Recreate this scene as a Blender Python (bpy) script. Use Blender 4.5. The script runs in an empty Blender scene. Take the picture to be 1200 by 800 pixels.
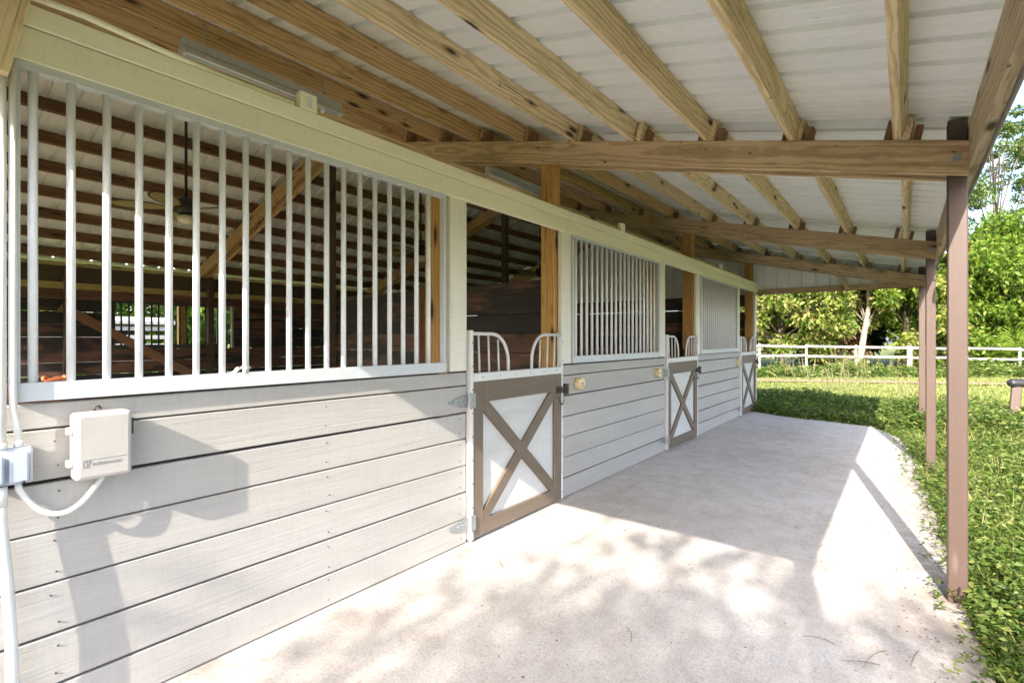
import bpy, bmesh, math, random
import numpy as np
from mathutils import Vector, Matrix

# ------------------------------------------------------------------ camera, sky, sun, exposure
scene = bpy.context.scene
C = scene.collection
R = math.radians
CAMP = Vector((0.0, -2.366, 1.38))
YAW = math.atan2(460.0, 600.0)
cam_d = bpy.data.cameras.new('camera')
cam_d.sensor_width = 36.0
cam_d.lens = 18.0
cam_d.clip_start = 0.02
cam_d.clip_end = 600.0
cam_d.shift_y = -2.0 / 1200.0
cam = bpy.data.objects.new('camera', cam_d)
C.objects.link(cam)
cam.location = CAMP
cam.rotation_euler = (R(90), 0, YAW - R(90))
scene.camera = cam

SUN_TO = Vector((1.60, 0.337, -1.0)).normalized()      # the way the light travels
elev = math.asin(-SUN_TO.z)
azim = math.atan2(-SUN_TO.x, -SUN_TO.y)
world = bpy.data.worlds.new('World')
scene.world = world
world.use_nodes = True
wt = world.node_tree
wt.nodes.clear()
sky = wt.nodes.new('ShaderNodeTexSky')
sky.sky_type = 'NISHITA'
sky.sun_disc = False
sky.sun_elevation = elev
sky.sun_rotation = azim
sky.air_density = 0.75
sky.dust_density = 2.6
sky.ozone_density = 0.6
bg = wt.nodes.new('ShaderNodeBackground')
bg.inputs['Strength'].default_value = 0.15
wo = wt.nodes.new('ShaderNodeOutputWorld')
wt.links.new(sky.outputs[0], bg.inputs['Color'])
wt.links.new(bg.outputs[0], wo.inputs['Surface'])
sun_d = bpy.data.lights.new('sun', 'SUN')
sun_d.energy = 2.5
sun_d.angle = R(0.5)
sun_d.color = (1.0, 0.92, 0.82)
sun = bpy.data.objects.new('sun', sun_d)
C.objects.link(sun)
sun.location = (-30, -8, 25)
sun.rotation_euler = SUN_TO.to_track_quat('-Z', 'Y').to_euler()
scene.view_settings.view_transform = 'Standard'
scene.view_settings.look = 'None'
scene.view_settings.gamma = 1.0
scene.view_settings.use_curve_mapping = False
scene.view_settings.exposure = 2.42
scene.cycles.max_bounces = 7
scene.cycles.diffuse_bounces = 6
scene.cycles.transmission_bounces = 3
scene.cycles.glossy_bounces = 2
scene.cycles.use_adaptive_sampling = True
scene.cycles.adaptive_threshold = 0.025
scene.cycles.use_denoising = True

rng = np.random.default_rng(7)
rnd = random.Random(11)

# ------------------------------------------------------------------ materials
def new_mat(name):
    m = bpy.data.materials.new(name)
    m.use_nodes = True
    nt = m.node_tree
    b = nt.nodes['Principled BSDF']
    return m, nt, b

def N(nt, typ, **kw):
    n = nt.nodes.new(typ)
    for k, v in kw.items():
        if k in n.inputs.keys():
            n.inputs[k].default_value = v
        else:
            setattr(n, k, v)
    return n

def ramp(nt, fac, stops):
    r = nt.nodes.new('ShaderNodeValToRGB')
    el = r.color_ramp.elements
    while len(el) > 1:
        el.remove(el[-1])
    el[0].position = stops[0][0]
    el[0].color = (*stops[0][1], 1) if len(stops[0][1]) == 3 else stops[0][1]
    for p, c in stops[1:]:
        e = el.new(p)
        e.color = (*c, 1) if len(c) == 3 else c
    nt.links.new(fac, r.inputs[0])
    return r.outputs[0]

def mixc(nt, fac, a, b, mode='MIX'):
    m = nt.nodes.new('ShaderNodeMix')
    m.data_type = 'RGBA'
    m.blend_type = mode
    for idx, v in ((0, fac), (6, a), (7, b)):
        if hasattr(v, 'is_output') or isinstance(v, bpy.types.NodeSocket):
            nt.links.new(v, m.inputs[idx])
        elif isinstance(v, (int, float)):
            m.inputs[idx].default_value = v
        else:
            m.inputs[idx].default_value = (*v, 1)
    return m.outputs[2]

def coords(nt, scale=(1, 1, 1), rand=True):
    tc = nt.nodes.new('ShaderNodeTexCoord')
    out = tc.outputs['Object']
    if rand:
        oi = nt.nodes.new('ShaderNodeObjectInfo')
        mu = N(nt, 'ShaderNodeMath', operation='MULTIPLY')
        nt.links.new(oi.outputs['Random'], mu.inputs[0])
        mu.inputs[1].default_value = 37.0
        ad = N(nt, 'ShaderNodeVectorMath', operation='ADD')
        nt.links.new(out, ad.inputs[0])
        nt.links.new(mu.outputs[0], ad.inputs[1])
        out = ad.outputs[0]
    mp = nt.nodes.new('ShaderNodeMapping')
    mp.inputs['Scale'].default_value = scale
    nt.links.new(out, mp.inputs[0])
    return mp.outputs[0], out

def noise(nt, vec, scale, detail=4, rough=0.55, dist=0.0):
    n = N(nt, 'ShaderNodeTexNoise')
    n.inputs['Scale'].default_value = scale
    n.inputs['Detail'].default_value = detail
    n.inputs['Roughness'].default_value = rough
    n.inputs['Distortion'].default_value = dist
    nt.links.new(vec, n.inputs['Vector'])
    return n.outputs['Fac']

def bump(nt, b, height, strength=0.3, dist=0.01):
    n = nt.nodes.new('ShaderNodeBump')
    n.inputs['Strength'].default_value = strength
    n.inputs['Distance'].default_value = dist
    nt.links.new(height, n.inputs['Height'])
    nt.links.new(n.outputs[0], b.inputs['Normal'])

def wood_mat(name, dark, light, knot=(0.045, 0.018, 0.009), rough=0.7, grain=0.35, knots=True, ring=0.55):
    """sawn pine: growth rings round a pith beside the board, fibres, knots, a tone of its own for every board"""
    m, nt, b = new_mat(name)
    tc = nt.nodes.new('ShaderNodeTexCoord')
    oi = nt.nodes.new('ShaderNodeObjectInfo')
    off = nt.nodes.new('ShaderNodeCombineXYZ')
    for idx, (mul, add) in enumerate(((41.0, 0.0), (0.22, -0.05), (-0.26, 0.02))):
        mu = N(nt, 'ShaderNodeMath', operation='MULTIPLY_ADD')
        nt.links.new(oi.outputs['Random'], mu.inputs[0])
        mu.inputs[1].default_value = mul
        mu.inputs[2].default_value = add
        nt.links.new(mu.outputs[0], off.inputs[idx])
    ad = N(nt, 'ShaderNodeVectorMath', operation='ADD')
    nt.links.new(tc.outputs['Object'], ad.inputs[0])
    nt.links.new(off.outputs[0], ad.inputs[1])
    mp = N(nt, 'ShaderNodeMapping')
    mp.inputs['Scale'].default_value = (1.1, 6.0, 6.0)
    nt.links.new(ad.outputs[0], mp.inputs[0])
    dn = N(nt, 'ShaderNodeTexNoise')
    dn.inputs['Scale'].default_value = 1.0
    dn.inputs['Detail'].default_value = 3
    nt.links.new(mp.outputs[0], dn.inputs['Vector'])
    ds = N(nt, 'ShaderNodeVectorMath', operation='MULTIPLY_ADD')
    nt.links.new(dn.outputs['Color'], ds.inputs[0])
    ds.inputs[1].default_value = (0.0, 0.10, 0.10)
    nt.links.new(ad.outputs[0], ds.inputs[2])
    w = N(nt, 'ShaderNodeTexWave', wave_type='RINGS', rings_direction='X')
    w.inputs['Scale'].default_value = 15.0
    w.inputs['Distortion'].default_value = 1.2
    w.inputs['Detail'].default_value = 2.0
    nt.links.new(ds.outputs[0], w.inputs['Vector'])
    big = noise(nt, mp.outputs[0], 0.8, 3, 0.6, 0.6)
    v2, _ = coords(nt, (3.0, 110.0, 110.0))
    fine = noise(nt, v2, 1.0, 5, 0.7, 0.2)
    base = ramp(nt, w.outputs['Fac'], [(0.0, light), (0.5, tuple(0.15 * d + 0.85 * l for d, l in zip(dark, light))), (0.82, dark), (1.0, tuple(d * 0.9 for d in dark))])
    tint = ramp(nt, big, [(0.3, tuple(0.6 * d + 0.4 * l for d, l in zip(dark, light))), (0.55, light), (0.75, tuple(min(1, c * 1.1) for c in light))])
    c1 = mixc(nt, ring, tint, base)
    fr = ramp(nt, fine, [(0.34, (0.64, 0.59, 0.54)), (0.48, (1.0, 0.99, 0.98)), (0.7, (1.08, 1.08, 1.08))])
    c2 = mixc(nt, 0.8, c1, fr, 'MULTIPLY')
    pv = ramp(nt, oi.outputs['Random'], [(0.0, (0.76, 0.72, 0.67)), (0.3, (0.97, 0.93, 0.86)), (0.6, (1.0, 1.0, 1.0)), (0.8, (0.84, 0.80, 0.76)), (1.0, (1.14, 1.12, 1.08))])
    c3 = mixc(nt, 1.0, c2, pv, 'MULTIPLY')
    v5, _ = coords(nt, (1.6, 7.0, 7.0))
    st = noise(nt, v5, 1.0, 5, 0.7, 0.4)
    c3 = mixc(nt, ramp(nt, st, [(0.56, (0, 0, 0)), (0.72, (0.55, 0.55, 0.55))]), c3, tuple(d * 0.55 for d in dark))
    if knots:
        v3, _ = coords(nt, (2.3, 8.5, 8.5))
        vo = N(nt, 'ShaderNodeTexVoronoi', feature='F1')
        vo.inputs['Scale'].default_value = 1.0
        nt.links.new(v3, vo.inputs['Vector'])
        kf = ramp(nt, vo.outputs['Distance'], [(0.10, (0.97, 0.97, 0.97)), (0.13, (0.6, 0.6, 0.6)), (0.24, (0, 0, 0))])
        c3 = mixc(nt, kf, c3, knot)
    v9, _ = coords(nt, (14.0, 30.0, 30.0))
    spk = noise(nt, v9, 1.0, 2, 0.5)
    c3 = mixc(nt, ramp(nt, spk, [(0.70, (0, 0, 0)), (0.74, (0.85, 0.85, 0.85))]), c3, tuple(d * 0.2 for d in dark))
    v6, _ = coords(nt, (0.9, 40.0, 40.0))
    ck = noise(nt, v6, 1.0, 3, 0.5)
    c3 = mixc(nt, ramp(nt, ck, [(0.69, (0, 0, 0)), (0.72, (0.9, 0.9, 0.9))]), c3, tuple(d * 0.2 for d in dark))
    nt.links.new(c3, b.inputs['Base Color'])
    b.inputs['Roughness'].default_value = rough
    bump(nt, b, fine, grain, 0.004)
    return m

def paint_mat(name, col, rough=0.55, wear=(0.42, 0.36, 0.29), grain=0.35, var=0.06, dirt=0.6):
    m, nt, b = new_mat(name)
    v2, raw = coords(nt, (2.2, 60.0, 60.0))
    fine = noise(nt, v2, 1.0, 5, 0.65, 0.3)
    v1, _ = coords(nt, (0.8, 5.0, 5.0))
    big = noise(nt, v1, 1.0, 4, 0.6, 0.8)
    lo = tuple(c * (1 - 1.8 * var) for c in col)
    hi = tuple(min(1, c * (1 + var * 0.6)) for c in col)
    c1 = ramp(nt, big, [(0.3, lo), (0.65, hi)])
    gr = ramp(nt, fine, [(0.25, (0.90, 0.89, 0.87)), (0.5, (1, 1, 1))])
    c2 = mixc(nt, 0.5, c1, gr, 'MULTIPLY')
    v7, _ = coords(nt, (75.0, 7.0, 7.0))
    saw = noise(nt, v7, 1.0, 3, 0.6, 0.1)
    c2 = mixc(nt, 0.35, c2, ramp(nt, saw, [(0.3, (0.88, 0.87, 0.86)), (0.55, (1.02, 1.02, 1.02))]), 'MULTIPLY')
    v8, _ = coords(nt, (1.3, 26.0, 26.0))
    chk = noise(nt, v8, 1.0, 4, 0.6, 0.5)
    c2 = mixc(nt, ramp(nt, chk, [(0.70, (0, 0, 0)), (0.75, (0.35, 0.35, 0.35))]), c2, tuple(w_ * 0.8 for w_ in wear))
    oi = nt.nodes.new('ShaderNodeObjectInfo')
    pv = ramp(nt, oi.outputs['Random'], [(0.0, (0.93, 0.925, 0.915)), (1.0, (1.02, 1.02, 1.02))])
    c2 = mixc(nt, 1.0, c2, pv, 'MULTIPLY')
    v3, _ = coords(nt, (9.0, 28.0, 28.0))
    sp = noise(nt, v3, 1.0, 3, 0.6)
    sf = ramp(nt, sp, [(0.71, (0, 0, 0)), (0.77, (dirt, dirt, dirt))])
    c3 = mixc(nt, sf, c2, wear)
    v4, _ = coords(nt, (1.0, 4.5, 4.5))
    vo = N(nt, 'ShaderNodeTexVoronoi', feature='F1')
    vo.inputs['Scale'].default_value = 1.0
    nt.links.new(v4, vo.inputs['Vector'])
    kn = ramp(nt, vo.outputs['Distance'], [(0.025, (0.5, 0.5, 0.5)), (0.05, (0.12, 0.12, 0.12)), (0.10, (0, 0, 0))])
    c4 = mixc(nt, kn, c3, wear)
    nt.links.new(c4, b.inputs['Base Color'])
    b.inputs['Roughness'].default_value = rough
    ad = N(nt, 'ShaderNodeMath', operation='ADD')
    nt.links.new(fine, ad.inputs[0])
    nt.links.new(kn, ad.inputs[1])
    bump(nt, b, ad.outputs[0], grain, 0.004)
    return m

def plain_mat(name, col, rough=0.5, metal=0.0, var=0.12, scale=6.0, spec=0.5):
    m, nt, b = new_mat(name)
    v, raw = coords(nt)
    n = noise(nt, v, scale, 5, 0.65)
    c = ramp(nt, n, [(0.3, tuple(x * (1 - var) for x in col)), (0.7, tuple(min(1, x * (1 + var)) for x in col))])
    nt.links.new(c, b.inputs['Base Color'])
    b.inputs['Roughness'].default_value = rough
    b.inputs['Metallic'].default_value = metal
    b.inputs['Specular IOR Level'].default_value = spec
    bump(nt, b, n, 0.08, 0.002)
    return m

def leaf_mat(name, cols, rough=0.5, trans=0.35):
    m, nt, b = new_mat(name)
    g = nt.nodes.new('ShaderNodeNewGeometry')
    n = len(cols)
    c = ramp(nt, g.outputs['Random Per Island'], [(i / max(1, n - 1), cols[i]) for i in range(n)])
    nt.links.new(c, b.inputs['Base Color'])
    b.inputs['Roughness'].default_value = rough
    b.inputs['Specular IOR Level'].default_value = 0.3
    tr = nt.nodes.new('ShaderNodeBsdfTranslucent')
    br = mixc(nt, 1.0, c, (1.35, 1.5, 0.7), 'MULTIPLY')
    nt.links.new(br, tr.inputs['Color'])
    mx = nt.nodes.new('ShaderNodeMixShader')
    mx.inputs[0].default_value = trans
    out = nt.nodes['Material Output']
    nt.links.new(b.outputs[0], mx.inputs[1])
    nt.links.new(tr.outputs[0], mx.inputs[2])
    nt.links.new(mx.outputs[0], out.inputs['Surface'])
    return m

M = {}
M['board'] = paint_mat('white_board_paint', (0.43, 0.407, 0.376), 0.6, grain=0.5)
M['trim'] = paint_mat('trim_bounce_tint', (0.78, 0.755, 0.65), 0.55, grain=0.3, dirt=0.5)  # white trim, with warm bounce light mixed into its colour
M['header'] = paint_mat('header_bounce_tint', (0.88, 0.84, 0.63), 0.55, grain=0.3, dirt=0.5)  # yellowish bounce light on the header is put into this colour
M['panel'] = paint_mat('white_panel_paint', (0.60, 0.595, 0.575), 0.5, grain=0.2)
M['taupe'] = paint_mat('taupe_door_paint', (0.165, 0.122, 0.085), 0.55, wear=(0.5, 0.46, 0.4), grain=0.3, var=0.08, dirt=0.35)
M['post_paint'] = paint_mat('brown_post_paint', (0.088, 0.057, 0.046), 0.5, wear=(0.6, 0.52, 0.47), grain=0.25, var=0.05, dirt=0.3)
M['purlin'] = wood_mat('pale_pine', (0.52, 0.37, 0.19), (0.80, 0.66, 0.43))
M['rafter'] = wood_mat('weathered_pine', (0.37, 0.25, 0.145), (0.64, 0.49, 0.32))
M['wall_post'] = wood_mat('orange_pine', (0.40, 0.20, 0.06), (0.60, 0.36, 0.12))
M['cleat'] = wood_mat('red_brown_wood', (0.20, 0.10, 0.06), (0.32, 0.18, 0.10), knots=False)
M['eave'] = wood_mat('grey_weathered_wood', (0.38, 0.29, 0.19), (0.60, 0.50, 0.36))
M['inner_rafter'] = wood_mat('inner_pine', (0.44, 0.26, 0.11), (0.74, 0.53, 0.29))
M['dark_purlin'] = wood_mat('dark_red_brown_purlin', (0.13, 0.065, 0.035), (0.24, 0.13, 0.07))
M['dark_post'] = wood_mat('dark_barn_wood', (0.055, 0.04, 0.028), (0.11, 0.08, 0.055))
M['fence'] = paint_mat('weathered_fence_paint', (0.27, 0.26, 0.235), 0.7, grain=0.4, var=0.12)
M['white_metal'] = plain_mat('white_enamel_metal', (0.66, 0.66, 0.65), 0.35, 0.0, 0.05, 14)
M['bar'] = plain_mat('pale_bar_enamel', (0.77, 0.78, 0.79), 0.32, 0.0, 0.06, 18)
M['rail_metal'] = plain_mat('grey_white_rail', (0.54, 0.56, 0.57), 0.4, 0.0, 0.06, 10)
M['dark_bar'] = plain_mat('dark_bar_metal', (0.05, 0.05, 0.05), 0.5, 0.2)
M['steel'] = plain_mat('galvanised_steel', (0.36, 0.38, 0.39), 0.45, 0.7, 0.2, 30)
M['iron'] = plain_mat('rusty_iron', (0.09, 0.065, 0.05), 0.7, 0.4, 0.4, 40)
M['pvc'] = plain_mat('white_pvc', (0.68, 0.67, 0.63), 0.4, 0, 0.05, 10)
M['beige_plastic'] = plain_mat('beige_plastic', (0.44, 0.41, 0.38), 0.4, 0, 0.04, 12)
M['grey_plastic'] = plain_mat('grey_plastic', (0.46, 0.50, 0.56), 0.45, 0, 0.08, 20)
M['ink'] = plain_mat('dark_ink', (0.22, 0.21, 0.21), 0.6)
M['black'] = plain_mat('black_plastic', (0.02, 0.02, 0.022), 0.45)
M['olive'] = plain_mat('olive_woven_blade', (0.30, 0.25, 0.09), 0.6, 0, 0.2, 60)
M['glass_tube'] = plain_mat('fluorescent_tube_glass', (0.80, 0.83, 0.84), 0.2, 0, 0.03)
M['lamp_glass'] = plain_mat('frosted_lamp_glass', (0.75, 0.72, 0.55), 0.3, 0, 0.03)
M['orange_cord'] = plain_mat('orange_twine', (0.75, 0.20, 0.05), 0.7)
M['bark'] = plain_mat('tree_bark', (0.11, 0.088, 0.066), 0.9, 0, 0.4, 8)
M['pale_bark'] = plain_mat('pale_bark', (0.24, 0.205, 0.165), 0.9, 0, 0.3, 8)
M['twig'] = plain_mat('dry_twig', (0.17, 0.11, 0.07), 0.9)
M['trailer'] = plain_mat('white_trailer_paint', (0.42, 0.42, 0.42), 0.4, 0, 0.06, 3)
M['trailer_dark'] = plain_mat('trailer_slot_dark', (0.06, 0.06, 0.065), 0.5)
M['red_lens'] = plain_mat('red_lens', (0.45, 0.03, 0.02), 0.2)
M['leaf_bright'] = leaf_mat('bright_leaf', [(0.04, 0.085, 0.008), (0.07, 0.135, 0.012), (0.115, 0.185, 0.018), (0.17, 0.215, 0.03)])
M['leaf_yellow'] = leaf_mat('yellow_green_leaf', [(0.05, 0.1, 0.012), (0.105, 0.165, 0.02), (0.175, 0.225, 0.035), (0.23, 0.24, 0.055), (0.25, 0.18, 0.1)])
M['leaf_dark'] = leaf_mat('dark_leaf', [(0.0210, 0.0455, 0.0084), (0.0350, 0.0700, 0.0126), (0.0560, 0.0910, 0.0175)])
M['leaf_brown'] = leaf_mat('dead_leaf', [(0.0840, 0.0420, 0.0175), (0.1400, 0.0770, 0.0350), (0.1890, 0.1260, 0.0630), (0.0490, 0.0630, 0.0210)])
M['needle'] = leaf_mat('pine_needle', [(0.0375, 0.0750, 0.0150), (0.0750, 0.1200, 0.0300), (0.1425, 0.1725, 0.0525)])
M['weed'] = leaf_mat('weed_leaf', [(0.035, 0.07, 0.01), (0.06, 0.105, 0.016), (0.085, 0.14, 0.022), (0.13, 0.175, 0.035), (0.19, 0.2, 0.06)], trans=0.3)
M['grass'] = leaf_mat('grass_blade', [(0.11, 0.15, 0.03), (0.17, 0.21, 0.045), (0.25, 0.27, 0.085), (0.33, 0.31, 0.15)], trans=0.3)
M['dry'] = leaf_mat('dry_stalk', [(0.1820, 0.1540, 0.0770), (0.2310, 0.2030, 0.1120), (0.1260, 0.1540, 0.0490)], trans=0.2)
M['litter'] = leaf_mat('dry_litter', [(0.12, 0.08, 0.05), (0.22, 0.15, 0.09), (0.08, 0.06, 0.045)], trans=0.05)

def stall_wood():
    m, nt, b = new_mat('stained_stall_wood')
    v, _ = coords(nt, (1.1, 6.0, 6.0))
    a = noise(nt, v, 1.0, 6, 0.62, 0.5)
    oi = nt.nodes.new('ShaderNodeObjectInfo')
    sh = N(nt, 'ShaderNodeMath', operation='MULTIPLY_ADD')
    nt.links.new(oi.outputs['Random'], sh.inputs[0])
    sh.inputs[1].default_value = 0.22
    nt.links.new(a, sh.inputs[2])
    v2, _ = coords(nt, (2.0, 70, 70))
    f = noise(nt, v2, 1.0, 5, 0.7)
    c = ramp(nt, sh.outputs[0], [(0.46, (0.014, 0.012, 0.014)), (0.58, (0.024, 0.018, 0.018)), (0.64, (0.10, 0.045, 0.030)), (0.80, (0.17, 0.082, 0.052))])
    g = ramp(nt, f, [(0.3, (0.55, 0.55, 0.55)), (0.6, (1.12, 1.12, 1.12))])
    c = mixc(nt, 0.85, c, g, 'MULTIPLY')
    nt.links.new(c, b.inputs['Base Color'])
    b.inputs['Roughness'].default_value = 0.6
    bump(nt, b, f, 0.35, 0.005)
    return m
M['stall'] = stall_wood()

def roof_mat():
    m, nt, b = new_mat('pale_galvanised_roof')
    v, _ = coords(nt, (1.0, 0.5, 1.0))
    n = noise(nt, v, 2.2, 6, 0.65, 0.4)
    v2, _ = coords(nt, (30, 18.0, 30))
    f = noise(nt, v2, 1.0, 4, 0.6)
    c = ramp(nt, n, [(0.3, (0.82, 0.835, 0.84)), (0.68, (0.90, 0.91, 0.915))])
    g = ramp(nt, f, [(0.3, (0.94, 0.94, 0.935)), (0.65, (1.02, 1.02, 1.02))])
    c = mixc(nt, 0.7, c, g, 'MULTIPLY')
    v3, _ = coords(nt, (26, 26, 26))
    s = noise(nt, v3, 1.0, 2, 0.5)
    sf = ramp(nt, s, [(0.75, (0, 0, 0)), (0.80, (0.6, 0.6, 0.6))])
    c = mixc(nt, sf, c, (0.25, 0.2, 0.15))
    nt.links.new(c, b.inputs['Base Color'])
    b.inputs['Roughness'].default_value = 0.5
    b.inputs['Metallic'].default_value = 0.15
    bump(nt, b, n, 0.1, 0.004)
    return m
M['roof'] = roof_mat()
M['drip'] = plain_mat('dull_drip_metal', (0.30, 0.29, 0.27), 0.55, 0.2, 0.15, 8)

def concrete_mat():
    m, nt, b = new_mat('worn_concrete')
    v, raw = coords(nt, rand=False)
    big = noise(nt, v, 0.55, 6, 0.62, 0.5)
    mid = noise(nt, v, 5.0, 6, 0.7, 0.2)
    fine = noise(nt, v, 85.0, 3, 0.75)
    spk = noise(nt, v, 32.0, 3, 0.55)
    c = ramp(nt, big, [(0.28, (0.43, 0.40, 0.365)), (0.5, (0.505, 0.475, 0.44)), (0.72, (0.555, 0.53, 0.50))])
    c = mixc(nt, 0.75, c, ramp(nt, mid, [(0.28, (0.74, 0.71, 0.67)), (0.6, (1.06, 1.06, 1.06))]), 'MULTIPLY')
    sc = N(nt, 'ShaderNodeMapping')
    sc.inputs['Scale'].default_value = (0.7, 9.0, 1.0)
    nt.links.new(v, sc.inputs[0])
    scuff = noise(nt, sc.outputs[0], 1.3, 6, 0.7, 0.6)
    c = mixc(nt, ramp(nt, scuff, [(0.55, (0, 0, 0)), (0.75, (0.5, 0.5, 0.5))]), c, (0.36, 0.30, 0.25))
    sta = noise(nt, v, 1.7, 7, 0.72, 0.8)
    c = mixc(nt, ramp(nt, sta, [(0.56, (0, 0, 0)), (0.74, (0.6, 0.6, 0.6))]), c, (0.40, 0.36, 0.32))
    c = mixc(nt, 0.8, c, ramp(nt, fine, [(0.30, (0.66, 0.64, 0.62)), (0.55, (1.06, 1.06, 1.06))]), 'MULTIPLY')
    c = mixc(nt, ramp(nt, spk, [(0.70, (0, 0, 0)), (0.75, (0.75, 0.75, 0.75))]), c, (0.15, 0.11, 0.08))
    # dirt that gathers toward the weedy edge of the slab
    sep = nt.nodes.new('ShaderNodeSeparateXYZ')
    nt.links.new(raw, sep.inputs[0])
    mr = N(nt, 'ShaderNodeMapRange')
    mr.inputs['From Min'].default_value = -2.05
    mr.inputs['From Max'].default_value = -2.75
    nt.links.new(sep.outputs['Y'], mr.inputs['Value'])
    mu = N(nt, 'ShaderNodeMath', operation='MULTIPLY')
    nt.links.new(mr.outputs[0], mu.inputs[0])
    nt.links.new(ramp(nt, noise(nt, v, 7.0, 6, 0.75), [(0.36, (0, 0, 0)), (0.52, (0.95, 0.95, 0.95))]), mu.inputs[1])
    c = mixc(nt, mu.outputs[0], c, (0.20, 0.17, 0.14))
    # hairline crack
    vo = N(nt, 'ShaderNodeTexVoronoi', feature='DISTANCE_TO_EDGE')
    vo.inputs['Scale'].default_value = 0.33
    dn = N(nt, 'ShaderNodeTexNoise')
    dn.inputs['Scale'].default_value = 2.2
    dn.inputs['Detail'].default_value = 6
    nt.links.new(v, dn.inputs['Vector'])
    ad = N(nt, 'ShaderNodeVectorMath', operation='MULTIPLY_ADD')
    nt.links.new(dn.outputs['Color'], ad.inputs[0])
    ad.inputs[1].default_value = (0.5, 0.5, 0.5)
    nt.links.new(v, ad.inputs[2])
    nt.links.new(ad.outputs[0], vo.inputs['Vector'])
    cr = ramp(nt, vo.outputs['Distance'], [(0.0, (0.10, 0.10, 0.10)), (0.0012, (0, 0, 0))])
    c = mixc(nt, cr, c, (0.22, 0.19, 0.17))
    nt.links.new(c, b.inputs['Base Color'])
    b.inputs['Roughness'].default_value = 0.85
    b.inputs['Specular IOR Level'].default_value = 0.25
    ah = N(nt, 'ShaderNodeMath', operation='ADD')
    nt.links.new(mid, ah.inputs[0])
    nt.links.new(fine, ah.inputs[1])
    bump(nt, b, ah.outputs[0], 0.25, 0.004)
    return m
M['concrete'] = concrete_mat()

def ground_mat(name, a, bb, cc, scale=0.6):
    m, nt, b = new_mat(name)
    v, raw = coords(nt, rand=False)
    n1 = noise(nt, v, scale, 6, 0.65, 0.3)
    n2 = noise(nt, v, 14.0, 6, 0.75)
    c = ramp(nt, n1, [(0.3, a), (0.5, bb), (0.7, cc)])
    c = mixc(nt, 0.8, c, ramp(nt, n2, [(0.3, (0.55, 0.55, 0.5)), (0.65, (1.15, 1.15, 1.1))]), 'MULTIPLY')
    nt.links.new(c, b.inputs['Base Color'])
    b.inputs['Roughness'].default_value = 0.95
    b.inputs['Specular IOR Level'].default_value = 0.1
    bump(nt, b, n2, 0.6, 0.03)
    return m
M['lawn'] = ground_mat('lawn_turf', (0.08, 0.10, 0.03), (0.15, 0.18, 0.055), (0.24, 0.24, 0.11))
M['dirt'] = ground_mat('sandy_dirt', (0.24, 0.18, 0.115), (0.29, 0.22, 0.14), (0.20, 0.18, 0.08), 1.2)
M['barn_dirt'] = ground_mat('barn_dirt', (0.15, 0.125, 0.10), (0.18, 0.15, 0.12), (0.21, 0.18, 0.14), 1.2)

# ------------------------------------------------------------------ object helpers
WM = {}
def tag(o, label=None, cat=None, group=None, kind=None):
    if label: o['label'] = label
    if cat: o['category'] = cat
    if group: o['group'] = group
    if kind: o['kind'] = kind
    return o

def thing(name, label, cat, loc=(0, 0, 0), group=None):
    o = bpy.data.objects.new(name, None)
    o.empty_display_size = 0.2
    C.objects.link(o)
    o.location = loc
    WM[o] = Matrix.Translation(Vector(loc))
    return tag(o, label, cat, group)

def put(name, mesh, mw=None, parent=None, mat=None, label=None):
    o = bpy.data.objects.new(name, mesh)
    C.objects.link(o)
    mw = mw if mw is not None else Matrix.Identity(4)
    if parent is not None:
        o.parent = parent
        o.matrix_basis = WM[parent].inverted() @ mw
    else:
        o.matrix_basis = mw
    WM[o] = mw.copy()
    if mat is not None and len(mesh.materials) == 0:
        mesh.materials.append(M[mat])
    if label:
        o['label'] = label
    return o

_cache = {}
def box_mesh(l, w, h, mat, bev=0.003):
    key = (round(l, 4), round(w, 4), round(h, 4), mat, bev)
    if key in _cache:
        return _cache[key]
    bm = bmesh.new()
    bmesh.ops.create_cube(bm, size=1.0)
    bmesh.ops.scale(bm, vec=(l, w, h), verts=bm.verts)
    bv = min(bev, 0.3 * min(l, w, h))
    if bv > 0.0003:
        bmesh.ops.bevel(bm, geom=list(bm.edges), offset=bv, segments=1, affect='EDGES', profile=0.5)
    me = bpy.data.meshes.new('box')
    bm.to_mesh(me)
    bm.free()
    me.materials.append(M[mat])
    _cache[key] = me
    return me

def frame(p0, p1, up):
    p0, p1, up = Vector(p0), Vector(p1), Vector(up)
    x = (p1 - p0).normalized()
    y = up.cross(x).normalized()
    z = x.cross(y)
    m = Matrix(((x.x, y.x, z.x, 0), (x.y, y.y, z.y, 0), (x.z, y.z, z.z, 0), (0, 0, 0, 1)))
    return Matrix.Translation((p0 + p1) / 2) @ m

def beam(name, p0, p1, w, h, mat, parent, up=(0, 0, 1), bev=0.003, label=None):
    """a timber: length p0-p1, w across, h along 'up'"""
    l = (Vector(p1) - Vector(p0)).length
    return put(name, box_mesh(l, w, h, mat, bev), frame(p0, p1, up), parent, label=label)

def bx(name, x0, x1, y0, y1, z0, z1, mat, parent, axis='x', bev=0.003, label=None):
    """axis-aligned box, grain along axis"""
    cx, cy, cz = (x0 + x1) / 2, (y0 + y1) / 2, (z0 + z1) / 2
    if axis == 'x':
        return beam(name, (x0, cy, cz), (x1, cy, cz), y1 - y0, z1 - z0, mat, parent, bev=bev, label=label)
    if axis == 'y':
        return beam(name, (cx, y0, cz), (cx, y1, cz), x1 - x0, z1 - z0, mat, parent, bev=bev, label=label)
    return beam(name, (cx, cy, z0), (cx, cy, z1), x1 - x0, y1 - y0, mat, parent, up=(0, 1, 0), bev=bev, label=label)

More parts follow.
